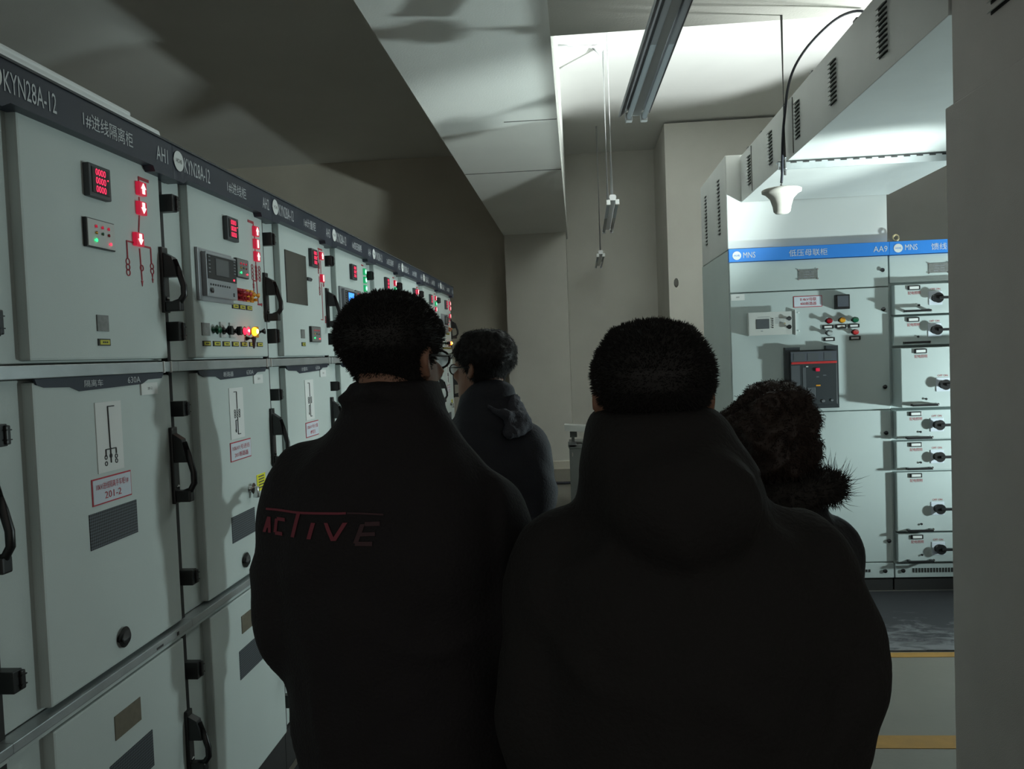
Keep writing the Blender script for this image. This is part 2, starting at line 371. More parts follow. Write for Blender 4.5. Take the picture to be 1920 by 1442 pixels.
def mimic(P, style):
    b = B()
    if style == 'isolating':
        x = U(.815)
        line(b, x, 2.116, U(.885)+.02, 2.112, .004) if False else box(b, x, U(.885), -.002, .0005, 2.108, 2.116)
        line(b, x+.004, 2.11, x, 2.1); line(b, x, 2.06, x, 2.045); line(b, x-.004, 2.01, x-.012, 1.962)
        box(b, x-.075, x-.03, -.002, .0005, 1.930, 1.934); box(b, x-.0, x+.045, -.002, .0005, 1.926, 1.931)
        line(b, x-.073, 1.932, x-.073, 1.885); line(b, x-.012, 1.92, x-.008, 1.835); line(b, x+.045, 1.928, x+.045, 1.885)
        coil(b, x-.073, 1.878, 3, .0095); ring(b, x-.006, 1.868, .009); arrow(b, x-.008, 1.826); coil(b, x+.047, 1.878, 2, .009); arrow(b, x+.047, 1.85, .006); arrow(b, x+.047, 1.838, .006)
    elif style == 'breaker':
        x = U(.855)
        box(b, x-.055, x-.004, -.002, .0005, 2.108, 2.117); line(b, x-.005, 2.11, x-.005, 2.1)
        line(b, x, 2.065, x, 2.055); line(b, x, 2.02, x, 2.01); line(b, x, 1.972, x, 1.88)
        for dx in (-.035, .0, .03): coil(b, x+dx, 1.95, 4, .009)
        line(b, x-.03, 1.90, x, 1.90); line(b, x-.03, 1.90, x-.03, 1.86); ring(b, x-.03, 1.85, .009); coil(b, x-.03, 1.885, 2, .006)
        line(b, x+.0, 1.88, x+.005, 1.82); box(b, x, x+.04, -.002, .0005, 1.812, 1.819); arrow(b, x+.036, 1.815, .006)
    elif style == 'metering':
        x = U(.869)
        box(b, x-.03, x+.03, -.002, .0005, 2.108, 2.115); line(b, x-.02, 2.11, x-.02, 2.02); line(b, x, 2.06, x, 2.0); coil(b, x-.035, 2.04, 4, .008)
        line(b, x-.03, 1.985, x-.03, 1.93); coil(b, x-.03, 1.93, 3, .008); line(b, x, 1.955, x, 1.79); coil(b, x+.03, 1.98, 4, .007); coil(b, x+.035, 1.80, 3, .007)
        box(b, x-.03, x+.004, -.002, .0005, 1.785, 1.789)
    else:
        x = U(.886)
        box(b, x-.05, x-.01, -.002, .0005, 2.112, 2.119); line(b, x, 1.975, x, 1.88); coil(b, x-.03, 1.95, 3, .008); coil(b, x+.02, 1.95, 3, .008)
    return obj('mimic_diagram', b, 'red_line', P)
def diagram_card(P, style, u0=.475, u1=.622, z0=1.345, z1=1.518):
    c = plate(P, 'diagram_card', u0, u1, z0, z1, 'paper', .002)
    b = B(); xc = U((u0+u1)/2); h = z1-z0
    def L(x0, a0, x1, a1, t=.0013): line(b, xc+x0, z1-h*a0, xc+x1, z1-h*a1, t, -.003)
    if style == 0:
        L(-.005, .07, .022, .07); L(-.005, .07, -.003, .66); L(-.022, .68, .022, .68); L(-.022, .68, -.022, .78); L(.022, .68, .022, .76); L(-.002, .66, -.002, .88)
        for dx, a in ((-.022, .79), (-.022, .88), (.022, .80), (.022, .87), (-.001, .78)): ring(b, xc+dx, z1-h*a, .006)
    else:
        L(-.02, .08, 0, .08); L(0, .08, 0, .42)
        for dx in (-.018, 0, .018): coil(b, xc+dx, z1-h*.46, 3, .006)
        L(0, .58, 0, .92); L(-.015, .64, 0, .64); L(-.015, .64, -.015, .88); ring(b, xc-.015, z1-h*.84, .005); L(0, .92, .02, .92)
    for v in b.verts: v.co.y -= .0012
    obj('circuit_diagram', b, 'ink', c)
def warning_plate(P, u0, u1, z0, z1, l1, l2):
    c = plate(P, 'notice_plate', u0, u1, z0, z1, 'red_ink', .0015)
    x0, x1 = U(u0), U(u1)
    b = B(); box(b, x0+.0035, x1-.0035, -.0025, -.001, z0+.0035, z1-.0035); q = obj('notice_face', b, 'paper_blue', c)
    w_ = x1-x0
    lettering([(l1, dict(w=w_*.82, h=.017, cx=(x0+x1)/2, cz=z1-.021, y=-.0032)), (l2, dict(w=w_*(.42 if len(l2) < 6 else .66), h=.017, cx=(x0+x1)/2, cz=z0+.020, y=-.0032))], 'red_ink', q)
def lever_plate(P, l1, l2):
    b = B()
    prism(b, [(U(.19), 1.583), (U(.915), 1.583), (U(.895), 1.567), (U(.80), 1.566), (U(.76), 1.555), (U(.40), 1.549), (U(.355), 1.560), (U(.235), 1.563), (U(.20), 1.570)], 'y', -.004, .001)
    p = obj('door_nameplate', b, 'navy', P)
    lettering([(l1, dict(w=.075, h=.017, cx=U(.47), cz=1.566, y=-.0055)), (l2, dict(w=.06, h=.016, cx=U(.705), cz=1.568, y=-.0055))], 'white_ink', p)
    q = plate(P, 'number_label', .753, .863, 1.525, 1.557, 'paper', .004)
    lettering([('201-2' if l1[0] == '隔' else '201', dict(w=.022, h=.007, cx=U(.808), cz=1.542, y=-.0048))], 'ink', q)
def knob_hole(P, u=.56, z=.922):
    b = B(); cyl(b, (U(u), -.006, z), .026, .008, 'y', 22); k = obj('round_port', b, 'black', P, True)
    b = B(); cyl(b, (U(u), -.012, z), .018, .008, 'y', 22, .020); obj('port_plug', b, 'dark_grey', k, True)
def protection_relay(P, u0=.22, u1=.565, z0=1.80, z1=1.966, screen='screen_grey'):
    x0, x1 = U(u0), U(u1)-.01
    b = B(); box(b, x0, x1, -.010, .001, z0, z1, .004); box(b, x0+.022, x1-.004, -.026, -.008, z0+.014, z1-.012, .003); r = obj('protection_relay', b, 'alu', P)
    xa, xb = x0+.028, x1-.010; zm = z0+(z1-z0)*.42
    b = B(); box(b, xa, xb, -.0275, -.025, zm, z1-.02); f = obj('relay_front', b, 'black_matt', r)
    lw = xb-xa
    b = B(); box(b, xa+lw*.26, xa+lw*.72, -.029, -.027, zm+.014, z1-.028, .001); obj('relay_screen', b, screen, f)
    b = B(); box(b, xb-.026, xb-.018, -.029, -.027, zm+.006, zm+.012); obj('status_light', b, 'led_red', f)
    b = B()
    for i in range(5): box(b, xa+.006, xa+.018, -.0285, -.027, zm+.02+.012*i, zm+.0225+.012*i); box(b, xb-.02, xb-.006, -.0285, -.027, zm+.03+.01*i, zm+.0325+.01*i)
    obj('key_legend', b, 'grey_ink', f)
    b = B()
    for i in range(9): box(b, xa+.015+.017*i, xa+.022+.017*i, -.0275, -.025, zm-.020, zm-.014)
    obj('push_key', b, 'ink', r)
    b = B(); cyl(b, (xa+.022, -.030, zm-.036), .009, .006, 'y', 14); obj('relay_port', b, 'dark_grey', r, True)
    b = B(); box(b, xb-.028, xb-.020, -.0275, -.025, zm-.046, zm-.034); obj('maker_mark', b, 'ink', r)
def push_toggle_set(P):
    for i, (u, c) in enumerate(((.625, 'knob_red'), (.655, 'knob_red'), (.695, 'clear_red'), (.735, 'knob_amber'), (.785, 'knob_amber'))):
        x = U(u)-.004; z = 1.84
        b = B(); box(b, x-.012, x+.012, -.006, .001, z-.022, z+.022, .002); t = obj('link_switch', b, c, P)
        b = B(); tube(b, [(x, -.004, z+.008), (x-.002, -.03, z+.002)], [.007, .009], 10); box(b, x-.003, x+.003, -.022, -.004, z-.018, z-.008); obj('switch_tip', b, c, t, True)
def switch_row(P):
    z = 1.712
    plate(P, 'blank_square', .247, .318, 1.692, 1.732, 'grey_plate', .003)
    def sp(o, c, bz=None): pass
    b = B(); cyl(b, (U(.36), -.012, z), .0155, .014, 'y', 20); cyl(b, (U(.36), -.022, z), .013, .012, 'y', 20); obj('push_button', b, 'knob_green', P, True)
    for u in (.44, .535):
        x = U(u); b = B(); box(b, x-.018, x+.022, -.006, .001, z-.025, z+.027, .002); s_ = obj('selector_switch', b, 'plastic_light', P)
        b = B(); cyl(b, (x+.002, -.024, z-.002), .0155, .02, 'y', 18); box(b, x-.005, x+.009, -.036, -.022, z-.016, z+.013, .002); obj('selector_knob', b, 'black', s_, True)
    x = U(.648); b = B(); cyl(b, (x, -.012, z), .017, .014, 'y', 18); s_ = obj('lit_push_button', b, 'black', P, True)
    b = B(); cyl(b, (x, -.026, z), .0150, .015, 'y', 18); obj('lit_cap', b, 'led_red', s_, True)
    b = B(); cyl(b, (x, -.028, z+.001), .006, .003, 'y', 12); obj('glow_spot', b, 'led_white_red', s_, True)
    x = U(.74); b = B(); cyl(b, (x, -.014, z), .017, .016, 'y', 20); s_ = obj('lit_push_button', b, 'knob_amber', P, True)
    b = B(); ell(b, (x-.002, -.02, z), .015, .012, .016, sub=2); obj('lit_cap', b, 'led_orange', s_, True)
    b = B(); ell(b, (x-.004, -.0315, z), .008, .004, .009, sub=2); obj('glow_spot', b, 'led_hot', s_, True)
    x = U(.815); b = B(); box(b, x-.015, x+.015, -.006, .001, z-.02, z+.02, .002); s_ = obj('selector_switch', b, 'knob_amber', P)
    b = B(); tube(b, [(x, -.004, z), (x, -.034, z+.002)], [.012, .011], 14); obj('selector_knob', b, 'black', s_, True)
    for u in (.29, .385, .48, .575, .67, .765, .857): yellow_tag(P, u-.005, 1.667, .052)
    x = U(.70); b = B(); cyl(b, (x, -.03, 1.688), .009, .03, 'y', 14); k = obj('key_lock', b, 'black', P, True)
    b = B(); tube(b, [(x, -.028, 1.688), (x-.020, -.034, 1.652)], [.008, .003], 8); obj('key', b, 'dark_grey', k)

def cabinet(k, style, title, code, label, front_detail=True):
    y0 = 2.2414+CW*k
    R = thing('switchgear_cabinet', label, 'electrical cabinet', (-1.167, y0, 0), PI/2, 'tall switchgear cabinets in the left row')
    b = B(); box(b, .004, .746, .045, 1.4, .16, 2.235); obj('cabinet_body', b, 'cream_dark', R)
    b = B(); box(b, .002, .748, .02, 1.4, 0, .158); obj('plinth', b, 'black_matt', R)
    b = B(); box(b, .001, .02, .018, .045, .165, 2.15); obj('gap_shade', b, 'black_matt', R)  # black strip stands in for the shade in the door gap
    d1 = door(R, 'upper_door', 1.616, 2.168); d2 = door(R, 'middle_door', .858, 1.582); d3 = door(R, 'lower_door', .165, .818)
    for z0, z1, ds in ((2.045, 2.095, d1), (1.672, 1.728, d1), (1.452, 1.497, d2), (.955, 1.0, d2), (.675, .725, d3), (.25, .30, d3)): hinge(ds, z0, z1)
    handle(d1, 1.752, 1.938); handle(d2, 1.205, 1.425); handle(d3, .415, .60)
    # header nameplate with a lower tab over each seam
    b = B(); prism(b, [(-.0, 2.234), (.749, 2.234), (.749, 2.136), (.650, 2.136), (.640, 2.150), (.085, 2.150), (.060, 2.136), (-.0, 2.136)], 'y', -.030, .02)
    h = obj('header_strip', b, 'navy', R)
    b = B(); box(b, 0, .749, -.034, .02, 2.2345, 2.240); obj('header_trim', b, 'dark_grey', h)
    lettering([('KYN28A-12', dict(w=.165, h=.044, cx=.150, cz=2.191, y=-.0312)), (title, dict(w=.033*len(title)*.92, h=.038, cx=.435, cz=2.190, y=-.0312)), (code, dict(w=.062, h=.040, cx=.690, cz=2.191, y=-.0312))], 'white_ink', h)
    b = B(); cyl(b, (.032, -.0325, 2.194), .029, .004, 'y', 28); lg = obj('logo_disc', b, 'paper', h)
    lettering([('HCHB', dict(w=.034, h=.012, cx=.032, cz=2.194, y=-.0335))], 'ink', lg)
    # galvanised cross bars
    b = B(); box(b, 0, .75, -.014, .03, 1.584, 1.613, .002); cb = obj('crossbar', b, 'steel', R)
    b = B(); box(b, .665, .669, -.017, -.012, 1.582, 1.614); box(b, .705, .709, -.017, -.012, 1.582, 1.614); obj('bar_bracket', b, 'paper', cb)
    b = B(); box(b, 0, .75, -.014, .03, .834, .856, .002); cb = obj('crossbar', b, 'steel', R)
    b = B(); box(b, 0, .75, -.003, .03, .819, .833, .001); obj('lower_lip', b, 'cream', cb)
    b = B(); box(b, .55, .585, -.0145, -.013, .838, .844); box(b, .66, .672, -.0145, -.013, .838, .848); obj('bar_slot', b, 'ink', cb)
    if not front_detail: return R
    # doors
    diagram_card(d2, 0 if style == 'isolating' else 1)
    n2 = {'isolating': ('10kV进线隔离手车柜1#', '201-2'), 'breaker': ('10kV1号进线', '201断路器'), 'metering': ('10kV1号计量', '柜')}.get(style, ('10kV出线', '211断路器'))
    warning_plate(d2, .435 if style == 'isolating' else .46, .66 if style == 'isolating' else .685, 1.27, 1.335, *n2)
    lever_plate(d2, {'isolating': '隔离车', 'metering': '计量车'}.get(style, '断路器'), '630A')
    gr = plate(d2, 'vent_grille', .413, .685, 1.168, 1.254, 'grill', .002) if style == 'isolating' else plate(d2, 'vent_grille', .437, .69, 1.0, 1.087, 'grill', .002)
    if style != 'isolating':
        plate(d2, 'yellow_sticker', .735, .84, 1.135, 1.195, 'yellow_sticker', .0015)
        q = B()
        for i in range(5): box(q, U(.755), U(.82), -.0025, -.001, 1.145+.01*i, 1.149+.01*i)
        obj('sticker_print', q, 'ink', d2)
        b = B(); cyl(b, (U(.66), -.012, 1.157), .02, .014, 'y', 18); box(b, U(.66)-.006, U(.66)+.006, -.03, -.01, 1.125, 1.165, .002); obj('cam_lock', b, 'chrome', d2, True)
    knob_hole(d2)
    plate(d3, 'rating_plate', .485, .64, .682, .742, 'bronze_plate', .002)
    plate(d3, 'vent_grille', .445, .705, .535, .632, 'grill', .002)
    # upper door
    if style == 'isolating':
        meter(d1); indicator(d1, .82, 2.082, 'up'); indicator(d1, .815, 2.029, 'down'); indicator(d1, .783, 1.942, 'down')
        display_panel(d1, .458, .626, 1.894, 1.965); mimic(d1, style)
        plate(d1, 'blank_square', .514, .577, 1.692, 1.732, 'grey_plate'); yellow_tag(d1, .548, 1.665)
    elif style == 'breaker':
        meter(d1, .49, .625); 
        lit = {0: [('up', 'red'), ('bar', 'red'), ('up', 'red')], 2: [('dot', 'green')]*3, 3: [('up', 'red'), ('dot', 'green')], 5: [('bar', 'red'), ('dot', 'green'), ('up', 'red')], 6: [('up', 'red'), ('up', 'red')]}[k]
        for i, (kd, cl) in enumerate(lit): indicator(d1, .858+.012*min(k, 2), 2.082-.046*i, kd, cl)
        mimic(d1, 'breaker' if k == 0 else 'feeder')
        protection_relay(d1, screen='screen_blue' if k in (2,) else 'screen_grey'); display_panel(d1, .59, .735, 1.898, 1.965)
        push_toggle_set(d1); switch_row(d1)
        for u in (.59, .665, .745): yellow_tag(d1, u, 1.797, .05)
        if k == 6: indicator(d1, .86, 1.965, 'bar'); 
    else:
        meter(d1, .637, .765); indicator(d1, .87, 2.081, 'up'); indicator(d1, .869, 1.978, 'bar') if k == 1 else None; mimic(d1, 'metering')
        b = B(); box(b, U(.255), U(.59), -.004, .001, 1.84, 2.055, .002); wf = obj('viewing_window', b, 'window_dark', d1)
        b = B(); box(b, U(.60), U(.665), -.008, .001, 1.951, 1.966, .002); cyl(b, (U(.655), -.011, 1.9585), .004, .005, 'y', 10); obj('window_latch', b, 'dark_grey', wf)
        plate(d1, 'blank_square', .455, .515, 1.697, 1.735, 'grey_plate'); yellow_tag(d1, .49, 1.672, .045); display_panel(d1, .59, .775, 1.682, 1.752)
    return R
cabinet(-2, 'breaker', '1#备用柜', 'AH0', 'grey switchgear cabinet mostly cut off by the left edge, only its black hinges visible', False)
cabinet(-1, 'isolating', '1#进线隔离柜', 'AH1', 'grey cabinet headed AH1, large and leftmost, with a diamond mesh grille under its red-framed notice')
cabinet(0, 'breaker', '1#进线柜', 'AH2', 'grey cabinet headed AH2, with a glowing orange button and a silver relay')
cabinet(1, 'metering', '1#计量柜', 'AH3', 'grey cabinet headed AH3, with a tall dark viewing window in its upper door')
cabinet(2, 'breaker', '1#变压器柜', 'AH4', 'grey cabinet with a blue lit screen and three green lights')
cabinet(3, 'breaker', '2#变压器柜', 'AH5', 'grey cabinet with one red light above one green light, behind the short-haired head')
cabinet(4, 'metering', '2#计量柜', 'AH6', 'shaded far cabinet with a small dark window left of its red readout')
cabinet(5, 'breaker', '2#进线柜', 'AH7', 'shaded far cabinet with a green light between two red lights')
cabinet(6, 'breaker', '2#隔离柜', 'AH8', 'last cabinet of the left row, nearest the far wall, with stacked red lights')
b = B(); box(b, -.06, .05, -3.0, 0, 0, .062, .012); box(b, -.055, .045, -3.0, -.16, .060, .074, .006)
o = obj('cable_trunking', b, 'pvc'); o.location = (-1.32, 2.44, 2.272); tag(o, 'long white cable trunking lying on top of the nearest left cabinets', 'cable trunking')
b = B(); box(b, -.08, .08, -3.2, .02, 0, .03, .004); o = obj('trunking_base', b, 'cream'); o.location = (-1.32, 2.50, 2.2405); tag(o, 'pale metal ledge under the white trunking on the left cabinets', 'ledge')

# ------------------------------------------------------------------ right hand low voltage cabinets
def text_part(P, items, m, name='lettering'): return lettering(items, m, P, name)
def strip_logo(P, x, y, z=2.161):
    b = B(); cyl(b, (x, y-.002, z), .027, .004, 'y', 28); q = obj('logo_disc', b, 'paper', P)
    lettering([('HCHB', dict(w=.034, h=.011, cx=x, cz=z, y=y-.003))], 'blue', q)
LY = 5.214
A9 = thing('low_voltage_cabinet', 'pale cabinet under the blue header reading AA9, with a black circuit breaker', 'electrical cabinet', (.977, LY, 0), 0, 'blue-topped low voltage cabinets')
b = B(); box(b, 0, .978, .02, 1.07, .083, 2.2); obj('cabinet_body', b, 'mns', A9)
b = B(); box(b, .01, .975, .02, 1.07, 0, .083); obj('plinth', b, 'black_matt', A9)
b = B(); box(b, 0, .979, -.018, .02, 2.123, 2.203); hs = obj('header_strip', b, 'blue', A9)
text_part(hs, [('MNS', dict(w=.075, h=.036, cx=.125, cz=2.162, y=-.0192)), ('低压母联柜', dict(w=.235, h=.042, cx=.487, cz=2.161, y=-.0192)), ('AA9', dict(w=.085, h=.036, cx=.925, cz=2.161, y=-.0192))], 'paper_blue'); strip_logo(hs, .048, -.018)
def panel(P, name, x0, x1, z0, z1, y=0., m='mns', th=.02):
    b = B(); box(b, x0+.003, x1-.003, y, y+th, z0+.003, z1-.003, .003); return obj(name, b, m, P)
def turn_lock(P, x, z, y=0):
    b = B(); cyl(b, (x, y-.010, z), .013, .012, 'y', 14); obj('quarter_turn_lock', b, 'black', P, True)
def id_plate(P, x0, x1, z0, z1, y=0):
    b = B(); box(b, x0, x1, y-.003, y+.001, z0, z1); q = obj('rating_plate', b, 'grey_plate', P)
    b = B()
    for x, z in ((x0, z0), (x1, z0), (x0, z1), (x1, z1)): cyl(b, (x, y-.006, z), .005, .005, 'y', 8)
    obj('rivet', b, 'chrome', q)
    b = B()
    for i in range(3): box(b, x0+.03+.004*i, x0+.055+.01*i, y-.004, y-.002, z0+.012+.015*i, z0+.016+.015*i); box(b, x0+.07, x0+.095, y-.004, y-.002, z0+.012+.015*i, z0+.016+.015*i)
    obj('engraving', b, 'grey_ink', q)
top = panel(A9, 'top_panel', 0, .978, 1.928, 2.122); id_plate(top, .429, .546, 1.996, 2.056); turn_lock(top, .939, 2.031)
main = panel(A9, 'main_door', 0, .978, 1.158, 1.926); turn_lock(main, .940, 1.787); turn_lock(main, .941, 1.301)
low = panel(A9, 'lower_door', 0, .978, .187, 1.156); turn_lock(low, .942, 1.01); turn_lock(low, .947, .324)
bot = panel(A9, 'base_panel', 0, .978, .084, .185); turn_lock(bot, .92, .132)
b = B()
for i in range(16): box(b, .55+.018*i, .561+.018*i, -.002, .002, .125, .142)
obj('vent_slots', b, 'slit', bot)
b = B(); box(b, .008, .093, -.002, .001, 1.880, 1.919); q = obj('number_label', b, 'paper', main); text_part(q, [('AA9', dict(w=.02, h=.009, cx=.05, cz=1.9, y=-.003))], 'ink')
b = B(); box(b, .394, .570, -.002, .001, 1.820, 1.890); q = obj('notice_plate', b, 'red_ink', main)
b = B(); box(b, .398, .566, -.003, -.001, 1.824, 1.886); q2 = obj('notice_face', b, 'paper_blue', q)
text_part(q2, [('0.4kV母联', dict(w=.10, h=.022, cx=.485, cz=1.869, y=-.0038)), ('400断路器', dict(w=.10, h=.022, cx=.485, cz=1.842, y=-.0038))], 'red_ink')
b = B(); box(b, .643, .728, -.040, .001, 1.797, 1.888, .004); q = obj('panel_meter', b, 'black', main)
b = B(); box(b, .652, .719, -.042, -.039, 1.812, 1.880); obj('meter_face', b, 'glass_dark', q)
# controller unit in its cut-out bracket
b = B(); box(b, .105, .370, -.045, -.041, 1.652, 1.797, .002); box(b, .105, .108, -.045, 0, 1.652, 1.797); q = obj('power_controller', b, 'plastic_light', main)
b = B(); box(b, .150, .232, -.047, -.044, 1.693, 1.755, .002); obj('relay_screen', b, 'screen_grey', q)
b = B()
for i in range(5): cyl(b, (.252, -.048, 1.754-.0135*i), .005, .006, 'y', 10)
obj('push_key', b, 'ink', q)
b = B()
for i in range(6): box(b, .268, .325, -.0458, -.0448, 1.724+.007*i, 1.726+.007*i)
box(b, .16, .235, -.0458, -.0448, 1.765, 1.768); box(b, .178, .192, -.0458, -.0448, 1.676, 1.681); obj('lettering', b, 'grey_ink', q)
for z, m_ in ((1.752, 'dark_grey'), (1.699, 'black')):
    b = B(); cyl(b, (.350, -.062, z), .014, .02, 'y', 14); obj('fuse_cap', b, m_, q, True)
b = B(); cyl(b, (.325, -.055, 1.722), .005, .012, 'y', 8); obj('terminal', b, 'brass', q)
b = B(); box(b, .38, .400, -.002, .001, 1.655, 1.80); q = obj('cut_out', b, 'cream_dark', main)
b = B(); box(b, .398, .403, -.02, .001, 1.648, 1.806); cyl(b, (.425, -.004, 1.787), .005, .006, 'y', 8); cyl(b, (.425, -.004, 1.672), .005, .006, 'y', 8); obj('mount_bracket', b, 'paper', q)
def pilot(P, x, z, m_, y=0, L=.04):
    b = B(); cyl(b, (x, y-L*.35, z), .019, L*.4, 'y', 18); p_ = obj('pilot_button', b, 'black', P, True)
    b = B(); cyl(b, (x, y-L, z), .0165, L*.68, 'y', 18); obj('button_cap', b, m_, p_, True)
def tagp(P, x, z, w_=.07, y=0):
    b = B(); box(b, x-w_/2, x+w_/2, y-.006, y+.001, z-.012, z+.012, .003); q_ = obj('tag_holder', b, 'black', P)
    b = B(); box(b, x-w_/2+.012, x+w_/2-.012, y-.0075, y-.005, z-.006, z+.006); obj('paper_tag', b, 'paper', q_)
for x, z, m_ in ((.604, 1.728, 'knob_red'), (.683, 1.729, 'knob_amber'), (.763, 1.728, 'knob_green'), (.604, 1.652, 'knob_white'), (.762, 1.651, 'clear_red')): pilot(main, x, z, m_)
for x, z in ((.602, 1.690), (.681, 1.691), (.760, 1.691), (.608, 1.612), (.765, 1.614)): tagp(main, x, z)
# air circuit breaker
b = B(); X0, X1, Z0, Z1 = .325, .648, 1.182, 1.573
prism(b, [(X0, Z0), (X1, Z0), (X1, Z1), (.575, Z1), (.575, 1.55), (.415, 1.55), (.415, Z1-.004), (X0, Z1-.004)], 'y', -.045, .001)
cb = obj('circuit_breaker', b, 'breaker', main)
b = B(); box(b, .350, .634, -.058, -.044, 1.205, 1.543, .003); bf = obj('breaker_front', b, 'breaker', cb)
b = B(); box(b, .352, .632, -.066, -.056, 1.478, 1.540, .002); tr = obj('trip_unit', b, 'glass_dark', bf)
b = B(); box(b, .37, .44, -.0675, -.065, 1.487, 1.53); box(b, .455, .52, -.0675, -.065, 1.487, 1.53); box(b, .555, .60, -.0675, -.065, 1.487, 1.53); obj('trip_window', b, 'screen_grey', tr)
b = B(); box(b, .356, .632, -.068, -.056, 1.463, 1.477, .002); obj('red_band', b, 'clear_red', bf)
b = B(); box(b, .355, .408, -.0595, -.057, 1.23, 1.455); box(b, .425, .445, -.0595, -.057, 1.30, 1.44); obj('charging_handle', b, 'breaker_grey', bf)
b = B(); box(b, .505, .528, -.066, -.057, 1.415, 1.435, .002); obj('open_button', b, 'red_plastic', bf)
b = B(); box(b, .505, .532, -.060, -.057, 1.322, 1.330); obj('charge_flag', b, 'knob_amber', bf)
b = B(); box(b, .45, .50, -.0615, -.057, 1.245, 1.315, .002); obj('rating_label', b, 'breaker_grey', bf)
b = B(); cyl(b, (.547, -.062, 1.228), .010, .005, 'y', 16); cyl(b, (.600, -.062, 1.232), .008, .005, 'y', 16); obj('interlock_key', b, 'grey_ink', bf, True)
b = B(); box(b, .447, .459, -.0605, -.057, 1.443, 1.449); obj('white_mark', b, 'paper', bf)
text_part(bf, [('ON', dict(w=.016, h=.008, cx=.515, cz=1.38, y=-.0592)), ('MPr', dict(w=.02, h=.008, cx=.56, cz=1.388, y=-.0592))], 'grey_ink')

A10 = thing('low_voltage_cabinet', 'pale drawer cabinet with rotary switches, right of the AA9 cabinet', 'electrical cabinet', (.977, LY, 0), 0, 'blue-topped low voltage cabinets')
b = B(); box(b, .982, 1.96, .02, 1.07, .083, 2.2); obj('cabinet_body', b, 'mns', A10)
b = B(); box(b, .985, 1.955, .02, 1.07, 0, .083); obj('plinth', b, 'black_matt', A10)
b = B(); box(b, .981, 1.96, -.018, .02, 2.123, 2.203); hs = obj('header_strip', b, 'blue', A10)
text_part(hs, [('MNS', dict(w=.075, h=.036, cx=1.11, cz=2.164, y=-.0192)), ('馈线柜', dict(w=.14, h=.042, cx=1.30, cz=2.161, y=-.0192)), ('AA10', dict(w=.1, h=.036, cx=1.88, cz=2.161, y=-.0192))], 'paper_blue'); strip_logo(hs, 1.032, -.018)
t2 = panel(A10, 'top_panel', .981, 1.96, 1.945, 2.122); id_plate(t2, 1.218, 1.335, 2.0, 2.06)
b = B(); tube(b, [(1.022+.018*math.cos(a*PI/8), -.01, 2.226+.018*math.sin(a*PI/8)) for a in range(17)], .005, 8); cyl(b, (1.022, -.01, 2.20), .008, .012, 'z', 12); obj('lifting_eye', b, 'brass', A10, True)
for (z0, z1, pr, rz, hz) in ((1.747, 1.937, .05, 1.844, 1.768), (1.552, 1.739, .03, 1.646, 1.572), (1.161, 1.541, .13, 1.303, 1.18), (.962, 1.149, .04, 1.052, .975), (.766, .955, .035, .852, .782), (.376, .76, .03, .524, .392), (.182, .370, .03, .270, .196)):
    k = (LY-pr)/LY
    def zz(z): return 1.6+(z-1.6)*k
    b = B(); box(b, .992, 1.945, -pr, .03, zz(z0)+.003, zz(z1)-.003, .004); d = obj('drawer', b, 'mns', A10)
    b = B(); box(b, 1.070, 1.145, -pr-.008, -pr+.001, zz(z1)-.038, zz(z1)-.010, .004); q = obj('label_holder', b, 'black', d)
    b = B(); box(b, 1.080, 1.135, -pr-.0095, -pr-.007, zz(z1)-.032, zz(z1)-.016); obj('paper_label', b, 'paper', q)
    text_part(d, [('配电照明', dict(w=.075, h=.020, cx=1.11, cz=zz(z1)-.056, y=-pr-.001)), ('OFF ON', dict(w=.06, h=.012, cx=1.235, cz=zz(rz)+.055, y=-pr-.001))], 'red_line')
    b = B(); box(b, 1.195, 1.275, -pr-.004, -pr+.001, zz(rz)-.042, zz(rz)+.042, .003); q = obj('rotary_switch', b, 'paper_blue', d)
    b = B(); cyl(b, (1.240, -pr-.035, zz(rz)), .032, .034, 'y', 22); box(b, 1.24, 1.31, -pr-.045, -pr-.025, zz(rz)-.008, zz(rz)+.008, .003); obj('switch_lever', b, 'black', q)
    b = B(); box(b, 1.04, 1.195, -pr-.042, -pr-.030, zz(hz)-.007, zz(hz)+.007, .004); box(b, 1.045, 1.06, -pr-.034, -pr+.001, zz(hz)-.006, zz(hz)+.006); box(b, 1.18, 1.195, -pr-.034, -pr+.001, zz(hz)-.006, zz(hz)+.006); obj('pull_handle', b, 'black', d)
    b = B(); cyl(b, (1.205, -pr-.006, zz(hz)), .008, .008, 'y', 12); obj('handle_stud', b, 'chrome', d)
    b = B(); cyl(b, (1.135, -pr-.008, zz(hz)+.035), .007, .009, 'y', 10); obj('release_catch', b, 'black', d)
blocker_cabinet = thing('low_voltage_cabinet', 'unseen pale cabinet added at the end of the blue-topped row to block light', 'electrical cabinet', (.977, LY, 0), 0, 'blue-topped low voltage cabinets')
b = B(); box(b, 1.965, 2.94, .02, 1.07, .083, 2.2); obj('cabinet_body', b, 'mns', blocker_cabinet)  # unseen cabinet, added to keep the low lamp off the set-back box
b = B(); box(b, 1.97, 2.935, .02, 1.07, 0, .083); obj('plinth', b, 'black_matt', blocker_cabinet)
b = B(); box(b, 1.964, 2.94, -.018, .02, 2.123, 2.203); obj('header_strip', b, 'blue', blocker_cabinet)
panel(blocker_cabinet, 'main_door', 1.964, 2.94, .187, 2.12); panel(blocker_cabinet, 'base_panel', 1.964, 2.94, .084, .185)
bp = panel(A10, 'base_panel', .981, 1.96, .084, .179); turn_lock(bp, 1.03, .132)
b = B()
for i in range(44): box(b, 1.09+.018*i, 1.101+.018*i, -.002, .002, .118, .146)
obj('vent_slots', b, 'slit', bp)

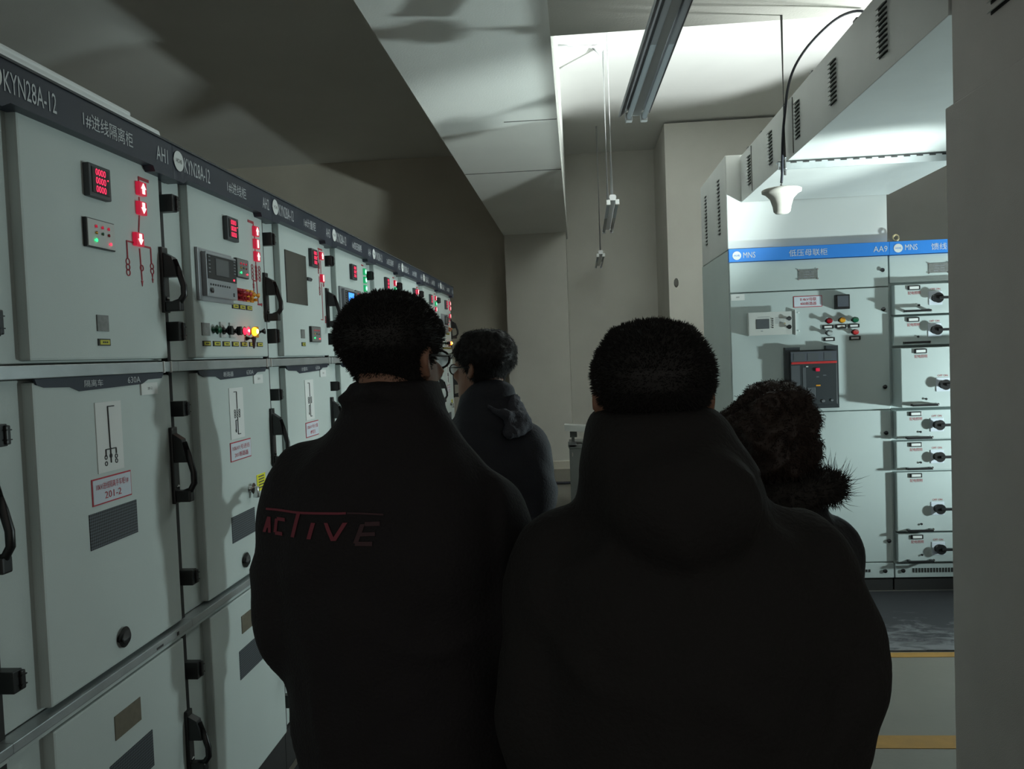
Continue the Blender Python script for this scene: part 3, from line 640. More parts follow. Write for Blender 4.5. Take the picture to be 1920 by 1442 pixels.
# bus duct enclosure above AA9 and the long bus duct
E_ = thing('busbar_enclosure', 'tall grey metal box with slotted side standing on the AA9 cabinet', 'busbar enclosure', (.977, 5.24, 2.205))
b = B(); box(b, 0, .985, 0, 1.02, 0, .595, .003); obj('enclosure_box', b, 'duct', E_)
b = B(); box(b, .004, .981, -.003, .001, .004, .591); obj('lit_front_cover', b, 'paper', E_)  # paler than the box itself: light on its front put into the colour
def louvres(P, x, y, z0, z1, n, wy, name='louvre_column'):
    b = B(); dz = (z1-z0)/n
    for i in range(n):
        z = z0+dz*(i+.5); prism(b, [(y-wy/2, z-dz*.18), (y+wy/2, z-dz*.18), (y+wy/2, z+dz*.18), (y-wy/2, z+dz*.18)], 'x', x-.0015, x+.001)
    obj(name, b, 'slit', P)
    b = B()
    for i in range(n):
        z = z0+dz*(i+.5); prism(b, [(x+.001, z+dz*.40), (x-.012, z-dz*.02), (x-.010, z-dz*.06), (x+.001, z+dz*.22)], 'y', y-wy/2, y+wy/2)
    obj('louvre_hood', b, 'duct', P)
b = B(); box(b, .10, .76, -.0045, .001, .296, .302); obj('sheet_joint', b, 'slit', E_)
louvres(E_, 0, .79, .125, .495, 15, .07); louvres(E_, 0, .26, .125, .50, 15, .07)
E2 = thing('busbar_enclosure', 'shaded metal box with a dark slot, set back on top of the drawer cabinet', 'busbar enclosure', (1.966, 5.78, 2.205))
b = B(); box(b, 0, 2.0, 0, .48, 0, .795, .003); obj('enclosure_box', b, 'box_shaded', E2)  # widened and raised to block light to the far ceiling
b = B(); box(b, .13, .28, -.003, .001, .44, .465); obj('slot', b, 'slit', E2)
D = thing('bus_duct', 'long grey sheet-metal bus duct with louvred side, hung under the cross beam', 'bus duct', (1.07, 5.24, 2.5))
b = B(); box(b, 0, .90, -2.855, -.008, 0, .285, .002); obj('duct_casing', b, 'duct', D)
for ya in (-1.245, -.33): b = B(); box(b, -.003, .0, ya, ya+.008, .01, .275); obj('duct_joint', b, 'joint', D)
for y in (2.86, 3.39, 3.92, 4.447, 4.98): louvres(D, 0, y-5.24, .055, .235, 10, .075)
b = B()
for y in (3.15, 3.72, 4.2, 4.7, 5.05): box(b, .005, .03, y-5.24-.02, y-5.24+.02, .285, .30, .004)
obj('casing_clip', b, 'dark_grey', D)
# near cabinet at the right
N = thing('end_cabinet', 'dark grey near cabinet side filling the right edge of the view', 'electrical cabinet', (1.07, 2.415, 0))
b = B(); box(b, 0, 3.0, -1.1, 0, .083, 2.25, .004); obj('cabinet_body', b, 'near_grey', N)
b = B(); box(b, .01, 3.0, -1.09, -.01, 0, .083); obj('plinth', b, 'black_matt', N)
Rb = thing('riser_box', 'dark grey louvred riser box on top of the near right cabinet', 'busbar enclosure', (1.075, 2.378, 2.2505))
b = B(); box(b, 0, .9, -1.0, 0, 0, .54, .003); obj('riser_casing', b, 'near_grey', Rb); louvres(Rb, 0, -.26, .15, .47, 12, .09)
# support angle with threaded rods
G = thing('support_angle', 'galvanised angle iron carrying the bus duct on threaded rods', 'support bracket', (1.02, 4.1, 2.455))
b = B(); box(b, 0, 1.05, 0, .004, 0, .040); box(b, 0, 1.05, 0, .045, .0365, .0405); obj('angle_iron', b, 'steel', G)
for x in (.031, 1.0):
    b = B(); cyl(b, (x, -.010, -.03), .006, .775, 'z', 10); rr = obj('threaded_rod', b, 'rod', G)
    b = B(); cyl(b, (x, -.010, .045), .011, .01, 'z', 6); cyl(b, (x, -.010, -.008), .011, .01, 'z', 6); obj('hex_nut', b, 'steel', rr)
b = B()
for i in range(16): box(b, .06+.06*i, .09+.06*i, -.001, .0015, .030, .036)
obj('slot_row', b, 'slit', G)
# ceiling antenna
AN = thing('ceiling_antenna', 'cream bell-shaped indoor antenna hanging below the bus duct', 'antenna', (1.03, 4.085, 2.235))
b = B(); prof = [(.0, 0), (.030, .002), (.040, .012), (.045, .04), (.056, .075), (.078, .098), (.094, .106), (.095, .118), (.088, .122), (0, .123)]
seg = 36; rings = [[Vector((r_*math.cos(2*PI*i/seg), r_*math.sin(2*PI*i/seg), z_)) for i in range(seg)] for r_, z_ in [(max(a, .0005), c) for a, c in prof]]; loft(b, rings)
obj('antenna_dome', b, 'antenna', AN, True)
b = B(); cyl(b, (0, 0, .122), .007, .022, 'z', 10); cyl(b, (0, 0, .14), .0035, .10, 'z', 8); obj('antenna_stem', b, 'pvc', AN, True)
pts = [(1.50, 4.12, 2.80), (1.46, 4.1, 3.18), (1.318, 4.05, 3.159), (1.199, 4.05, 3.067), (1.115, 4.06, 2.963), (1.072, 4.07, 2.856), (1.052, 4.075, 2.72), (1.040, 4.078, 2.60), (1.034, 4.08, 2.44), (1.030, 4.084, 2.386)]
pts = [(1.56, 4.12, 2.86), (1.52, 4.1, 3.10), (1.44, 4.08, 3.185)] + pts[2:]
def smooth_path(p, n=6):
    p = [Vector(q) for q in p]; out = []
    for i in range(len(p)-1):
        a, b_, c, d_ = p[max(i-1, 0)], p[i], p[i+1], p[min(i+2, len(p)-1)]
        for t in [k/n for k in range(n)]: out.append(.5*((2*b_)+(-a+c)*t+(2*a-5*b_+4*c-d_)*t*t+(-a+3*b_-3*c+d_)*t**3))
    return out+[p[-1]]
b = B(); tube(b, smooth_path(pts), .0065, 8); tag(obj('antenna_cable', b, 'cord', smooth=True), 'black cable curving from the bus duct down to the antenna', 'cable')

# ------------------------------------------------------------------ fluorescent fixtures (local: along +y from near end, hung at z=0)
def fixture(label, loc, L, tiltx, rz, rods, wing=True):
    R = thing('fluorescent_fixture', label, 'light fixture', loc, 0, 'unlit twin tube fixtures')
    R.rotation_euler = (tiltx, 0, rz)
    b = B(); prism(b, [(-.022, .005), (.022, .005), (.030, .035), (.022, .052), (-.022, .052), (-.030, .035)], 'y', 0, L); obj('housing', b, 'lamp_body', R)
    if wing:
        b = B(); prism(b, [(-.028, .034), (-.078, -.004), (-.080, -.001), (-.028, .040)], 'y', .01, L-.01); prism(b, [(.028, .034), (.066, .012), (.068, .016), (.028, .040)], 'y', .01, L-.01); obj('reflector', b, 'lamp_dark', R)
        b = B(); prism(b, [(-.078, -.006), (-.084, -.004), (-.084, .002), (-.078, .002)], 'y', .01, L-.01); obj('reflector_rim', b, 'lamp_body', R)
    for x in (-.036, .036):
        b = B(); cyl(b, (x, .02, -.012), .013, L-.04, 'y', 14); t_ = obj('lamp_tube', b, 'tube_off', R, True)
        for y in (0, L-.025):
            b = B(); box(b, x-.016, x+.016, y, y+.025, -.030, .012, .004); cyl(b, (x, y+.002 if y else y+.022, -.012), .010, .004, 'y', 12); obj('lamp_holder', b, 'pvc', t_)
    for y, h, m_ in rods:
        b = B(); c, s_ = math.cos(-tiltx), math.sin(-tiltx); d_ = R.rotation_euler.to_matrix().inverted() @ Vector((0, 0, h))
        tube(b, [Vector((0, y, .05)), Vector((0, y, .05))+d_], .011 if m_ == 'pvc' else .007, 8); obj('hanging_rod', b, m_, R, True)
    return R
dx, dy, dz = .315-.447, 3.9-2.7, 2.70-2.94
fixture('unlit twin-tube fixture hanging askew near the top, closest to the camera', (.447, 2.7, 2.94), 1.23, math.atan2(dz, dy), math.atan2(-dx, dy), [(.45, .30, 'rod')])
fixture('white twin-tube fixture seen end-on on two long white rods, under the lit ceiling', (.33, 6.6, 2.80), 1.2, -.05, .0, [(.12, 1.54, 'pvc'), (.95, 1.60, 'pvc')], False)
fixture('smallest twin-tube fixture, farthest away, low before the far wall', (.335, 10.1, 2.785), 1.2, -.02, .0, [(.12, 1.56, 'pvc')], False)
b = B(); tube(b, [(-.08, 7.45, 4.385), (.10, 7.5, 4.385), (.25, 7.53, 4.38)], .012, 8); tube(b, [(.22, 7.53, 4.385), (.30, 7.55, 4.36), (.34, 7.55, 4.385)], [.015, .05, .02], 12)
tag(obj('ceiling_conduit', b, 'pvc', smooth=True), 'white conduit with a ceiling rose on the brightly lit ceiling', 'conduit')
# ------------------------------------------------------------------ trolley by the far wall
T = thing('transfer_trolley', 'grey breaker trolley with a raised tray, standing before the far wall', 'trolley', (.16, 8.15, 0))
b = B(); box(b, -.27, .27, -.25, .25, .06, .65, .006); obj('trolley_body', b, 'trolley', T)
b = B(); box(b, -.275, .275, -.255, .255, .64, .675, .004); box(b, -.28, -.20, -.255, -.18, .655, .70); obj('trolley_top', b, 'trolley', T)
for x in (-.23, .0, .23):
    b = B(); box(b, x-.015, x+.015, -.2, -.17, .67, .80); box(b, x-.03, x+.04, -.21, -.16, .745, .80, .003); obj('tray_post', b, 'trolley', T)
b = B(); bmesh.ops.create_cube(b, size=1)
for v in b.verts: v.co = Vector((v.co.x*.62, -.18+v.co.y*.16, .82+v.co.z*.06-v.co.x*.05))
obj('tray', b, 'trolley_top', T)
b = B(); box(b, -.05, .20, -.24, -.12, .845, .862, .003); obj('red_grip', b, 'clear_red', T)
for x in (-.2, .2):
    for y in (-.18, .18):
        b = B(); cyl(b, (x-.015, y, .032), .031, .03, 'x', 16); obj('caster', b, 'rubber', T, True)
b = B(); box(b, -.245, -.235, -.253, -.249, .56, .60); obj('door_lock', b, 'chrome', T)

# ------------------------------------------------------------------ people
def se_ring(c, a, b_, n=2.3, seg=36, rot=0.):
    out = []
    for i in range(seg):
        t = 2*PI*i/seg; x = a*math.copysign(abs(math.cos(t))**(2/n), math.cos(t)); y = b_*math.copysign(abs(math.sin(t))**(2/n), math.sin(t))
        out.append(Vector((c[0]+x*math.cos(rot)-y*math.sin(rot), c[1]+x*math.sin(rot)+y*math.cos(rot), c[2])))
    return out
def torso(bm, rings, rot=0.):
    rings = sorted(rings); loft(bm, [se_ring((cx, cy, z), a, b_, rot=rot) for z, cx, cy, a, b_ in rings])
def folds(bm, amp, f, zs=1., seed=0, mask=None):
    bm.normal_update(); off = Vector((seed*7.3, seed*3.1, seed))
    for v in bm.verts:
        p = v.co; q = Vector((p.x*f, p.y*f, p.z*f*zs))+off
        d = noise.noise(q)*amp+noise.noise(q*2.7)*amp*.45
        r = 1-abs(noise.noise(q*.9+Vector((9, 2, 5))))*2
        d += max(0, r-.55)*amp*1.2
        if mask: d *= mask(p)
        v.co = p+v.normal*d
def head_rings(H):
    return [(0, .024, .083, .035), (.05, .040, .092, .0), (.15, .054, .090, -.025), (.30, .063, .086, -.050), (.42, .068, .084, -.072), (.52, .072, .078, -.088), (.62, .076, .086, -.098), (.75, .077, .080, -.102), (.87, .068, .060, -.088), (.95, .048, .032, -.062), (1.0, .018, .004, -.03)]
def head_parts(bm, chin, yaw_, tilt, H=.222, s=1.):
    """face towards local +y, chin = world point under the head centre at chin level"""
    Rm = Matrix.Rotation(yaw_, 3, 'Z') @ Matrix.Rotation(tilt, 3, 'X'); c = Vector(chin)
    def W(p): return c+Rm @ (Vector(p)*s)
    rings = []
    for z, a, yf, yb in head_rings(H):
        rings.append([W(q) for q in se_ring((0, (yf+yb)/2, z*H), a, (yf-yb)/2, 2.25, 40)])
    loft(bm, rings)
    def e(p, rx, ry, rz, sub=2): ell(bm, W(p), rx*s, ry*s, rz*s, Rm, sub)
    hb = [((0, .088, .50*H), .007, .006, .006), ((0, .108, .36*H), .010, .009, .008), ((.013, .096, .355*H), .008, .007, .006), ((-.013, .096, .355*H), .008, .007, .006)]
    hull(bm, [(W(p), a, b_, c_) for p, a, b_, c_ in hb], 1)
    e((0, .089, .235*H), .021, .008, .006); e((0, .088, .205*H), .018, .008, .006); e((0, .086, .07*H), .018, .012, .012)
    for sx in (-1, 1):
        e((sx*.034, .074, .40*H), .022, .018, .020); e((sx*.030, .080, .575*H), .020, .009, .006)
        # ear: outer rim plus lobe and inner bowl
        pts = [(sx*.074, .008, .36*H), (sx*.078, -.004, .38*H), (sx*.084, -.016, .45*H), (sx*.088, -.022, .54*H), (sx*.086, -.014, .60*H), (sx*.080, .002, .60*H), (sx*.076, .010, .54*H)]
        tube(bm, [W(p) for p in pts], [.006*s, .007*s, .006*s, .006*s, .006*s, .006*s, .005*s], 8)
        hull(bm, [(W((sx*.074, .006, .41*H)), .005*s, .009*s, .012*s), (W((sx*.079, -.010, .52*H)), .004*s, .012*s, .016*s)], 1)
    return W, Rm
def arm(bm, pts, rad, seg=20, cx=None):
    p0 = Vector(pts[0])
    if cx is not None: pts = [(p0.x+(cx-p0.x)*.42, p0.y, p0.z+.030)]+[tuple(p) for p in pts]; rad = [rad[0]*.72]+list(rad)
    tube(bm, smooth_path(pts, 5), [rad[0]]+[0]*0+_interp(rad, len(pts), 5)[1:], seg)
def _interp(r, n, k):
    out = []
    for i in range(n-1):
        for t in range(k): out.append(r[i]+(r[i+1]-r[i])*t/k)
    return out+[r[-1]]
def hand(bm, wrist, d, side):
    """relaxed, slightly curled hand continuing along d; thumb leaves the inner side"""
    w_ = Vector(wrist); d = Vector(d).normalized(); a = d.cross(Vector((0, 0, 1))).normalized()*side; n_ = a.cross(d).normalized()*side
    p0, p1 = w_+d*.01, w_+d*.085
    hull(bm, [(p0, .020, .020, .020), (p1+a*.030, .013, .013, .013), (p1-a*.030, .013, .013, .013), (w_+d*.03+a*.026, .014, .014, .014)], 1)
    for i, (L, o_) in enumerate(((.070, .030), (.078, .010), (.072, -.011), (.056, -.030))):
        b0 = p1+a*o_; c1 = b0+d*L*.45-n_*.006; c2 = c1+(d*.8-n_*.6)*L*.32; c3 = c2+(d*.4-n_*.9)*L*.26
        tube(bm, [b0-d*.01, c1, c2, c3], [.0095, .009, .0082, .007], 8)
    t0 = w_+d*.025+a*.028; tube(bm, [t0, t0+(d*.6+a*.7-n_*.2)*.035, t0+(d*.95+a*.45-n_*.4)*.06, t0+(d*1.0+a*.2-n_*.5)*.08], [.013, .011, .0095, .008], 8)
def strands(bm, src, n, length, jit=.5, r=.0009, droop=0., cond=None, curl=0., seed=1):
    rnd = random.Random(seed); src.normal_update(); faces = [f for f in src.faces if (cond is None or cond(f.calc_center_median(), f.normal))]
    if not faces: return
    for i in range(n):
        f = rnd.choice(faces); p = f.calc_center_median()+Vector((rnd.uniform(-1, 1), rnd.uniform(-1, 1), rnd.uniform(-1, 1)))*.003; nn = f.normal
        d = (nn+Vector((rnd.uniform(-1, 1), rnd.uniform(-1, 1), rnd.uniform(-1, 1)))*jit+Vector((0, 0, -droop))).normalized()
        L = length*rnd.uniform(.5, 1.2); a, b_ = frame_of(d)
        if curl:
            s_ = rnd.uniform(-1, 1)*curl; mid = p+d*L*.5+a*s_*L; end = p+d*L*.75+a*s_*L*.4-Vector((0, 0, 1))*L*.35
        else: mid = p+d*L*.55; end = p+d*L-Vector((0, 0, 1))*droop*L*.3
        prev = None
        for q, rr in ((p-nn*.002, r), (mid, r*.8)):
            cur = [bm.verts.new(q+(a*math.cos(t)+b_*math.sin(t))*rr) for t in (0, 2.094, 4.189)]
            if prev:
                for k in range(3): bm.faces.new((prev[k], prev[(k+1) % 3], cur[(k+1) % 3], cur[k]))
            prev = cur
        tip = bm.verts.new(end)
        for k in range(3): bm.faces.new((prev[k], prev[(k+1) % 3], tip))
def hair_cap(W, Rm, H=.222, s=1., grow=.011, nape=.20, vol=None):
    """hair volume over the cranium, cut away over face and neck"""
    b = B(); g = grow
    rings = []
    for z, a, yf, yb in head_rings(H):
        if z < .18: continue
        gg = g*(1 if z > .6 else (.55 if z > .5 else .3)); zz_ = z*H+(g if z > .9 else 0)
        rings.append([Vector(q) for q in se_ring((0, (yf+yb)/2, zz_), a+gg, (yf-yb)/2+gg, 2.2, 40)])
    loft(b, rings)
    if vol: 
        for c, rx, ry, rz in vol: ell(b, c, rx, ry, rz)
    # face cut: slanted plane, then nape cut
    bmesh.ops.remove_doubles(b, verts=b.verts[:], dist=1e-5)
    b2 = bake(b, .006, 2)
    def cut(co, no):
        g_ = bmesh.ops.bisect_plane(b2, geom=b2.verts[:]+b2.edges[:]+b2.faces[:], plane_co=co, plane_no=no, clear_outer=True)
        es = [e for e in g_['geom_cut'] if isinstance(e, bmesh.types.BMEdge)]
        if es: bmesh.ops.holes_fill(b2, edges=es, sides=0)
    cut(Vector((0, .028, .55*H)), Vector((0, 1, -.72)).normalized())
    cut(Vector((0, -.02, nape*H)), Vector((0, .28, -1)).normalized())
    for v in b2.verts: v.co = W(v.co)
    return b2
def glasses(P, W, H=.222, shift=None):
    b = B()
    for sx in (-1, 1):
        c = Vector((sx*.034, .094, .50*H)); pts = [W(c+Vector((.027*math.cos(t*PI/8), -.004*abs(math.cos(t*PI/8)), .017*math.sin(t*PI/8)))) for t in range(17)]
        tube(b, pts, .0022, 6); tube(b, [W((sx*.061, .092, .53*H)), W((sx*.079, .05, .53*H)), W((sx*.085, -.005, .54*H)), W((sx*.084, -.02, .48*H))], .0025, 6)
    tube(b, [W((-.008, .095, .52*H)), W((0, .098, .53*H)), W((.008, .095, .52*H))], .002, 6)
    g = obj('glasses', b, 'black', P, True, shift)
    for sx in (-1, 1):
        b = B(); vs = [b.verts.new(W((sx*.034+.026*math.cos(t*PI/8), .0935, .50*H+.016*math.sin(t*PI/8)))) for t in range(16)]
        f = b.faces.new(vs); r_ = bmesh.ops.extrude_face_region(b, geom=[f]); 
        for v in [q for q in r_['geom'] if isinstance(q, bmesh.types.BMVert)]: v.co += (W((0, .001, 0))-W((0, 0, 0)))
        bmesh.ops.recalc_face_normals(b, faces=b.faces[:]); obj('lens', b, 'lens', g, False, shift)

def person(label, x, y, chin, head_yaw, tilt, H, s, trings, arms, jacket_mat, coat_hem, body_yaw=0., hair='short', extra=None, seed=1, hands=True, glass=False, leg=.09, hair_mat='hair'):
    R = thing('person', label, 'person', (x, y, 0)); sh = Vector((-x, -y, 0))
    hipz = coat_hem+.02
    cb_, sb_ = math.cos(body_yaw), math.sin(body_yaw)
    def LW(px, py, pz): return Vector((x+px*cb_-py*sb_, y+px*sb_+py*cb_, pz))
    # --- body: one continuous surface
    b = B(); W, Rm = head_parts(b, chin, head_yaw, tilt, H, s)
    nz = [r for r in trings][-1]
    tube(b, [(nz[1], nz[2], nz[0]-.10), (nz[1]*.5+chin[0]*.5, nz[2]*.5+chin[1]*.5-.01, nz[0]-.03), tuple(Vector(chin)+Vector((0, -.012, .03))), tuple(Vector(chin)+Rm @ Vector((0, -.02, .09)))], [.075, .060*s, .057*s, .055*s], 20)
    torso(b, [(z, cx, cy, a*.82, b_*.78) for z, cx, cy, a, b_ in trings if z < trings[-2][0]] + [(coat_hem-.06, trings[0][1], trings[0][2], trings[0][3]*.8, trings[0][4]*.8)], body_yaw)
    for pts, rad in arms:
        arm(b, pts, [r_*.72 for r_ in rad[:-1]]+[.026], 20, x)
    feet = []
    for sx in (-1, 1):
        top_, kn, an = LW(sx*leg, 0, hipz-.02), LW(sx*leg*1.05, .015, .48*(hipz/.88)), LW(sx*leg*1.1, -.02, .09)
        tube(b, [top_, (top_+kn)/2, kn, (kn+an)/2+Vector((0, -.012, .03)), an], [.078, .068, .05, .05, .034], 16)
        hull(b, [(LW(sx*leg*1.1, -.035, .05), .03, .03, .03), (LW(sx*leg*1.2, .14, .04), .035, .03, .018)], 1)
        feet.append((top_, kn, an, sx))
    if hands:
        for i, (pts, rad) in enumerate(arms):
            hand(b, pts[-1], Vector(pts[-1])-Vector(pts[-2]), -1 if i == 0 else 1)
    bb = bake(b, .0065, 3); obj('body', bb, 'skin', R, True, sh)
    # --- jacket
    b = B(); torso(b, trings, body_yaw)
    for pts, rad in arms:
        p2 = [Vector(p) for p in pts]
        arm(b, p2, rad, 20, x)
    if extra: extra(b, 'jacket')
    jb = bake(b, .010, 16)
    folds(jb, .010, 7, .8, seed, lambda p: 1 if p.z < trings[-2][0] else .4)
    jb.normal_update(); tree = BVHTree.FromBMesh(jb)
    J = obj('jacket', jb, jacket_mat, R, True, sh)
    # --- trousers, shoes
    b = B(); torso(b, [(hipz-.10, trings[0][1], trings[0][2], trings[0][3]*.84, trings[0][4]*.86), (coat_hem+.10, trings[0][1], trings[0][2], trings[0][3]*.86, trings[0][4]*.84)], body_yaw)
    for top_, kn, an, sx in feet: tube(b, [top_+Vector((0, 0, .02)), (top_+kn)/2, kn, (kn+an)/2, an+Vector((0, 0, .0))], [.098, .088, .070, .066, .060], 18)
    tb = bake(b, .012, 5); folds(tb, .008, 8, 1.4, seed+3); obj('trousers', tb, 'trousers', R, True, sh)
    for top_, kn, an, sx in feet:
        b = B(); hull(b, [(LW(sx*leg*1.1, -.045, .06), .042, .042, .05), (LW(sx*leg*1.2, .15, .04), .046, .045, .034), (LW(sx*leg*1.1, -.04, .035), .04, .04, .03)], 2)
        bmesh.ops.bisect_plane(b, geom=b.verts[:]+b.edges[:]+b.faces[:], plane_co=(0, 0, .003), plane_no=(0, 0, -1), clear_outer=True)
        bmesh.ops.holes_fill(b, edges=[e for e in b.edges if e.is_boundary], sides=0)
        s_ = obj('shoe', b, 'shoes', R, True, sh)
    # --- hair
    if hair == 'short' or hair == 'medium':
        hb = hair_cap(W, Rm, H, s, .011 if hair == 'short' else .016, .17 if hair == 'short' else .20, [((0, -.012, .93*H), .058, .068, .030)])
        if hair == 'medium': folds(hb, .006, 26, 1, seed)
        st = B(); strands(st, hb, 14000 if hair == 'short' else 9000, .0065 if hair == 'short' else .011, .3 if hair == 'short' else .7, .0006, .0 if hair == 'short' else 1.2, seed=seed)
    else:
        vb = B()
        for c, rx, ry, rz in [((0, -.02, .60*H), .103, .115, .108), ((0, -.045, .34*H), .078, .078, .075), ((.055, -.02, .46*H), .050, .07, .062), ((-.055, -.02, .46*H), .050, .07, .062), ((.02, -.03, .93*H), .07, .08, .045)]: ell(vb, c, rx, ry, rz)
        hb = bake(vb, .007, 3)
        g_ = bmesh.ops.bisect_plane(hb, geom=hb.verts[:]+hb.edges[:]+hb.faces[:], plane_co=Vector((0, .045, .5*H)), plane_no=Vector((0, 1, -.3)).normalized(), clear_outer=True)
        bmesh.ops.holes_fill(hb, edges=[e for e in g_['geom_cut'] if isinstance(e, bmesh.types.BMEdge)], sides=0)
        for v in hb.verts: v.co = W(v.co)
        folds(hb, .018, 17, 1, seed)
        st = B(); strands(st, hb, 9000, .013, .7, .0007, .4, None, .6, seed=seed)
    merge(hb, st); obj('hair', hb, hair_mat, R, True, sh)
    if glass: glasses(R, W, H, sh)
    if extra: extra(R, 'parts', W, tree, J, sh)
    return R, tree, J

# man on the left with ACTIVE across his back
def active_extra(*a):
    if a[1] == 'jacket':
        b = a[0]; tube(b, [(-.400, 1.30, 1.535), (-.33, 1.268, 1.550), (-.262, 1.30, 1.535), (-.235, 1.38, 1.51)], [.018]*4, 10)      # stand-up collar roll
        return
    R, _, W, tree, J, sh = a
    def px(u, v):                                   # image pixel offsets laid over the back, origin at the A
        return -.529+(u)*.000868, 1.362-(v)*.00087
    def stroke(b, p, q, t, slices=10):
        d = Vector((q[0]-p[0], q[1]-p[1])); n_ = Vector((-d.y, d.x)).normalized()*t/2 if abs(d.y) < abs(d.x) else Vector((t/2, 0))
        prev = None
        for i in range(slices+1):
            c = Vector(p)+d*i/slices; cur = []
            for sg in (-1, 1):
                X_, Z_ = px(c.x+n_.x*sg, c.y+n_.y*sg); hit = tree.ray_cast(Vector((X_, .6, Z_)), Vector((0, 1, 0)))[0]
                y_ = hit.y if hit else 1.2
                cur.append(b.verts.new((X_, y_-.0022, Z_)))
            if prev: b.faces.new((prev[0], cur[0], cur[1], prev[1]))
            prev = cur
    b = B(); T_ = 7.5
    stroke(b, (4, 6), (185, 2), 4, 24)                                                        # long bar of the T
    stroke(b, (0, 50), (12, 20), T_); stroke(b, (13, 20), (13, 50), T_-1); stroke(b, (3, 40), (13, 38), 4, 4)   # A
    stroke(b, (32, 22), (54, 21), T_-1, 5); stroke(b, (31, 22), (27, 48), T_, 6); stroke(b, (27, 49), (47, 48), T_-1, 5)   # C
    stroke(b, (88, 6), (75, 49), T_+1)                                                        # T
    stroke(b, (121, 20), (112, 49), T_+1, 6)                                                  # I
    stroke(b, (147, 19), (160, 51), T_, 8); stroke(b, (183, 19), (161, 51), T_+1, 8)          # V
    q = obj('jacket_lettering', b, 'jacket_print', J, False, sh)
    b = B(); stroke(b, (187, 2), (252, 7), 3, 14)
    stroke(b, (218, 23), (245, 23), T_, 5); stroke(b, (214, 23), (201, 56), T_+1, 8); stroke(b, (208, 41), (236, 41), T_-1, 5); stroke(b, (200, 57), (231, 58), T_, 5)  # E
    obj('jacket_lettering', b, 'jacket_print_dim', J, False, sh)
person('bespectacled man in a black jacket with red ACTIVE lettering across the back', -.32, 1.36, (-.312, 1.352, 1.490), -.44, .0, .222, .935,
    [(.80, -.315, 1.36, .185, .135), (.95, -.315, 1.36, .195, .14), (1.12, -.318, 1.36, .198, .145), (1.28, -.325, 1.355, .207, .148), (1.36, -.33, 1.355, .192, .135), (1.42, -.332, 1.358, .158, .118), (1.472, -.325, 1.36, .114, .096), (1.515, -.318, 1.36, .088, .086), (1.562, -.314, 1.364, .080, .080)],
    [([(-.480, 1.36, 1.375), (-.502, 1.35, 1.27), (-.508, 1.335, 1.14), (-.47, 1.42, 1.06), (-.38, 1.55, 1.03)], [.076, .069, .060, .052, .044]),
     ([(-.172, 1.36, 1.325), (-.142, 1.35, 1.24), (-.130, 1.335, 1.13), (-.16, 1.42, 1.06), (-.25, 1.55, 1.04)], [.078, .069, .060, .052, .044])],
    'jacket_black', .80, 0., 'short', active_extra, 2, True, True)

# man in front at the right, dark hooded jacket
def hood_extra(*a):
    if a[1] == 'jacket':
        b = a[0]
        torso(b, [(1.325, .135, 1.19, .10, .09), (1.355, .135, 1.185, .135, .125), (1.385, .133, 1.18, .142, .135), (1.44, .122, 1.185, .126, .125), (1.485, .110, 1.19, .104, .11), (1.512, .108, 1.195, .090, .098)])
        ell(b, (.140, 1.075, 1.385), .105, .055, .085)
        for k, (zz_, rr_) in enumerate(((1.372, .128), (1.425, .116), (1.478, .097))):
            pts = [(.13-.008*k+rr_*math.cos(t*PI/10), 1.185+rr_*.97*math.sin(t*PI/10), zz_+.012*math.cos(t*PI/10+k)+.008*math.sin(t*PI/5+k)) for t in range(21)]
            tube(b, pts, .012, 8)
        return
    R, _, W, tree, J, sh = a
person('man with cropped hair in a dark hooded jacket, largest back in the foreground', .145, 1.2, (.108, 1.20, 1.408), .03, .04, .222, .98,
    [(.72, .145, 1.2, .235, .165), (.90, .145, 1.2, .235, .165), (1.05, .145, 1.2, .225, .165), (1.18, .145, 1.2, .225, .16), (1.28, .145, 1.2, .215, .148), (1.335, .143, 1.2, .175, .13), (1.375, .14, 1.2, .12, .11), (1.42, .12, 1.2, .095, .10), (1.46, .11, 1.2, .085, .09)],
    [([(-.025, 1.2, 1.275), (-.052, 1.195, 1.17), (-.062, 1.18, 1.04), (-.035, 1.25, .94), (.00, 1.35, .88)], [.086, .080, .074, .066, .055]),
     ([(.312, 1.2, 1.272), (.345, 1.195, 1.17), (.334, 1.18, 1.06), (.338, 1.22, .95), (.32, 1.30, .86)], [.084, .080, .078, .066, .055])],
    'jacket_olive', .72, 0., 'short', hood_extra, 5, True, False)

# man further away looking at the cabinets
def p3_extra(*a):
    if a[1] == 'jacket':
        b = a[0]
        torso(b, [(1.31, -.30, 2.65, .11, .10), (1.36, -.295, 2.65, .128, .12), (1.42, -.295, 2.65, .112, .108), (1.475, -.30, 2.65, .090, .092)])
        ell(b, (-.285, 2.60, 1.475), .085, .055, .045)
        return
    R, _, W, tree, J, sh = a
    b = B()
    hull(b, [((-.215, 2.60, 1.450), .024, .032, .020), ((-.175, 2.58, 1.365), .024, .032, .022), ((-.22, 2.53, 1.35), .022, .022, .022)], 2)
    for k in range(3): tube(b, [(-.29+.02*k, 2.522, 1.435-.012*k), (-.225, 2.522+.01*k, 1.41-.022*k), (-.175, 2.57, 1.395-.028*k)], [.009, .014, .010], 8)
    hb = bake(b, .006, 3); folds(hb, .006, 26, 1, 3); obj('hood', hb, 'hood_lining', J, True, sh)
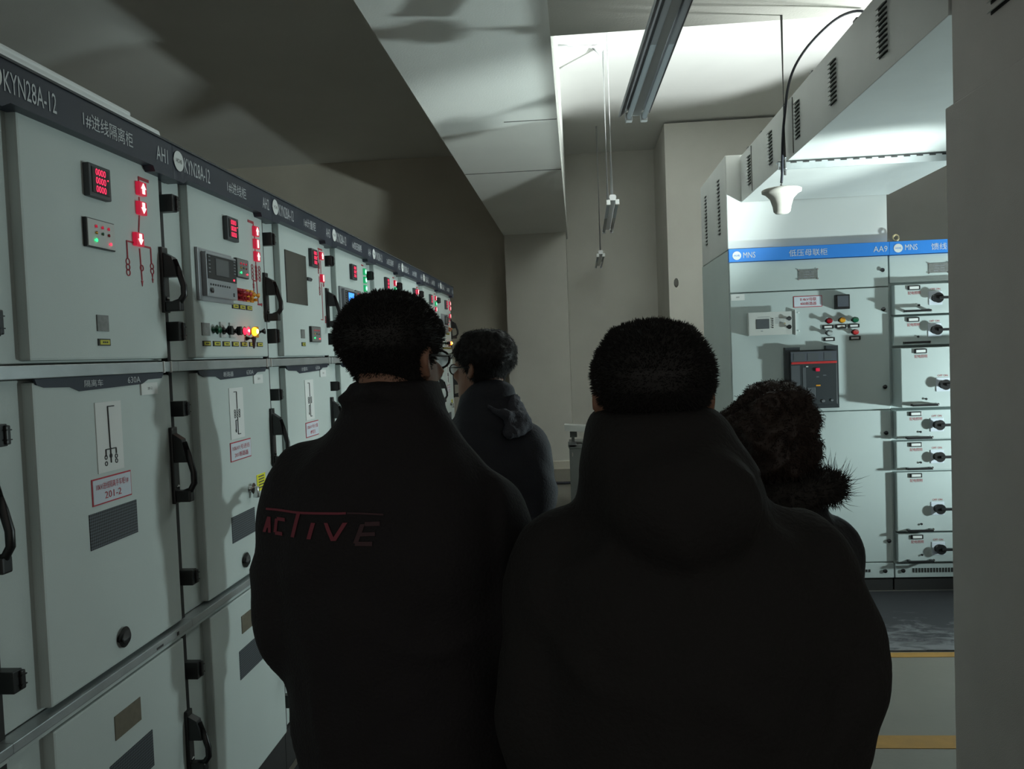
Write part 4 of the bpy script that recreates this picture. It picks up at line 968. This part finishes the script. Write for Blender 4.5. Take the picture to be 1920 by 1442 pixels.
person('man in a navy hooded jacket and glasses, facing the left cabinets, in the middle distance', -.305, 2.65, (-.315, 2.65, 1.442), 1.08, .0, .222, 1.0,  # pushed back along the line of sight, numbers rescaled about the camera
    [(.72, -.305, 2.65, .175, .14), (.90, -.305, 2.65, .185, .145), (1.06, -.305, 2.65, .19, .15), (1.22, -.305, 2.65, .195, .15), (1.30, -.305, 2.65, .18, .135), (1.35, -.303, 2.65, .138, .115), (1.39, -.30, 2.65, .10, .10), (1.46, -.30, 2.65, .084, .086)],
    [([(-.435, 2.67, 1.29), (-.460, 2.67, 1.19), (-.465, 2.66, 1.09), (-.49, 2.70, 1.05), (-.54, 2.76, 1.09)], [.072, .066, .060, .050, .042]),
     ([(-.180, 2.63, 1.295), (-.160, 2.62, 1.20), (-.152, 2.61, 1.11), (-.21, 2.585, 1.062), (-.33, 2.54, 1.08)], [.078, .072, .066, .055, .044])],
    'jacket_navy', .72, .45, 'medium', p3_extra, 8, True, True)

# woman with curly hair and fur collar
def fur_extra(*a):
    if a[1] == 'jacket':
        for zz_ in (1.10, 1.02, .94, .86): pass
        return
    R, _, W, tree, J, sh = a
    b = B(); pts = [(.415+.100*math.cos(t*PI/8), 1.74+.10*math.sin(t*PI/8), 1.290+.012*math.cos(t*PI/8)) for t in range(17)]
    tube(b, pts, .027, 12); hull(b, [((.505, 1.72, 1.290), .035, .05, .03), ((.520, 1.70, 1.305), .022, .04, .022)], 2)
    fb = bake(b, .008, 3); folds(fb, .008, 25, 1, 4); st = B(); strands(st, fb, 5000, .018, .6, .0007, .0, seed=11); strands(st, fb, 90, .045, .5, .0007, -.3, lambda c, n_: c.x > .50 and c.z > 1.27, seed=12); merge(fb, st)
    obj('fur_collar', fb, 'fur', J, True, sh)
person('woman with brown curly hair and a fur-collared dark coat, behind the cropped-haired man', .42, 1.75, (.400, 1.75, 1.282), -.35, -.1, .215, .95,
    [(.62, .42, 1.75, .175, .14), (.80, .42, 1.75, .165, .135), (.95, .42, 1.75, .158, .13), (1.08, .42, 1.75, .16, .13), (1.17, .42, 1.75, .15, .12), (1.215, .42, 1.75, .115, .10), (1.25, .42, 1.75, .085, .085), (1.29, .42, 1.75, .075, .075)],
    [([(.305, 1.75, 1.155), (.29, 1.75, 1.06), (.285, 1.74, .94), (.32, 1.82, .86), (.36, 1.88, .84)], [.062, .057, .052, .046, .038]),
     ([(.520, 1.75, 1.16), (.535, 1.75, 1.07), (.540, 1.74, .95), (.51, 1.82, .87), (.47, 1.88, .85)], [.064, .059, .054, .046, .038])],
    'down_coat', .62, 0., 'curly', fur_extra, 13, True, False, .08, 'hair_brown')
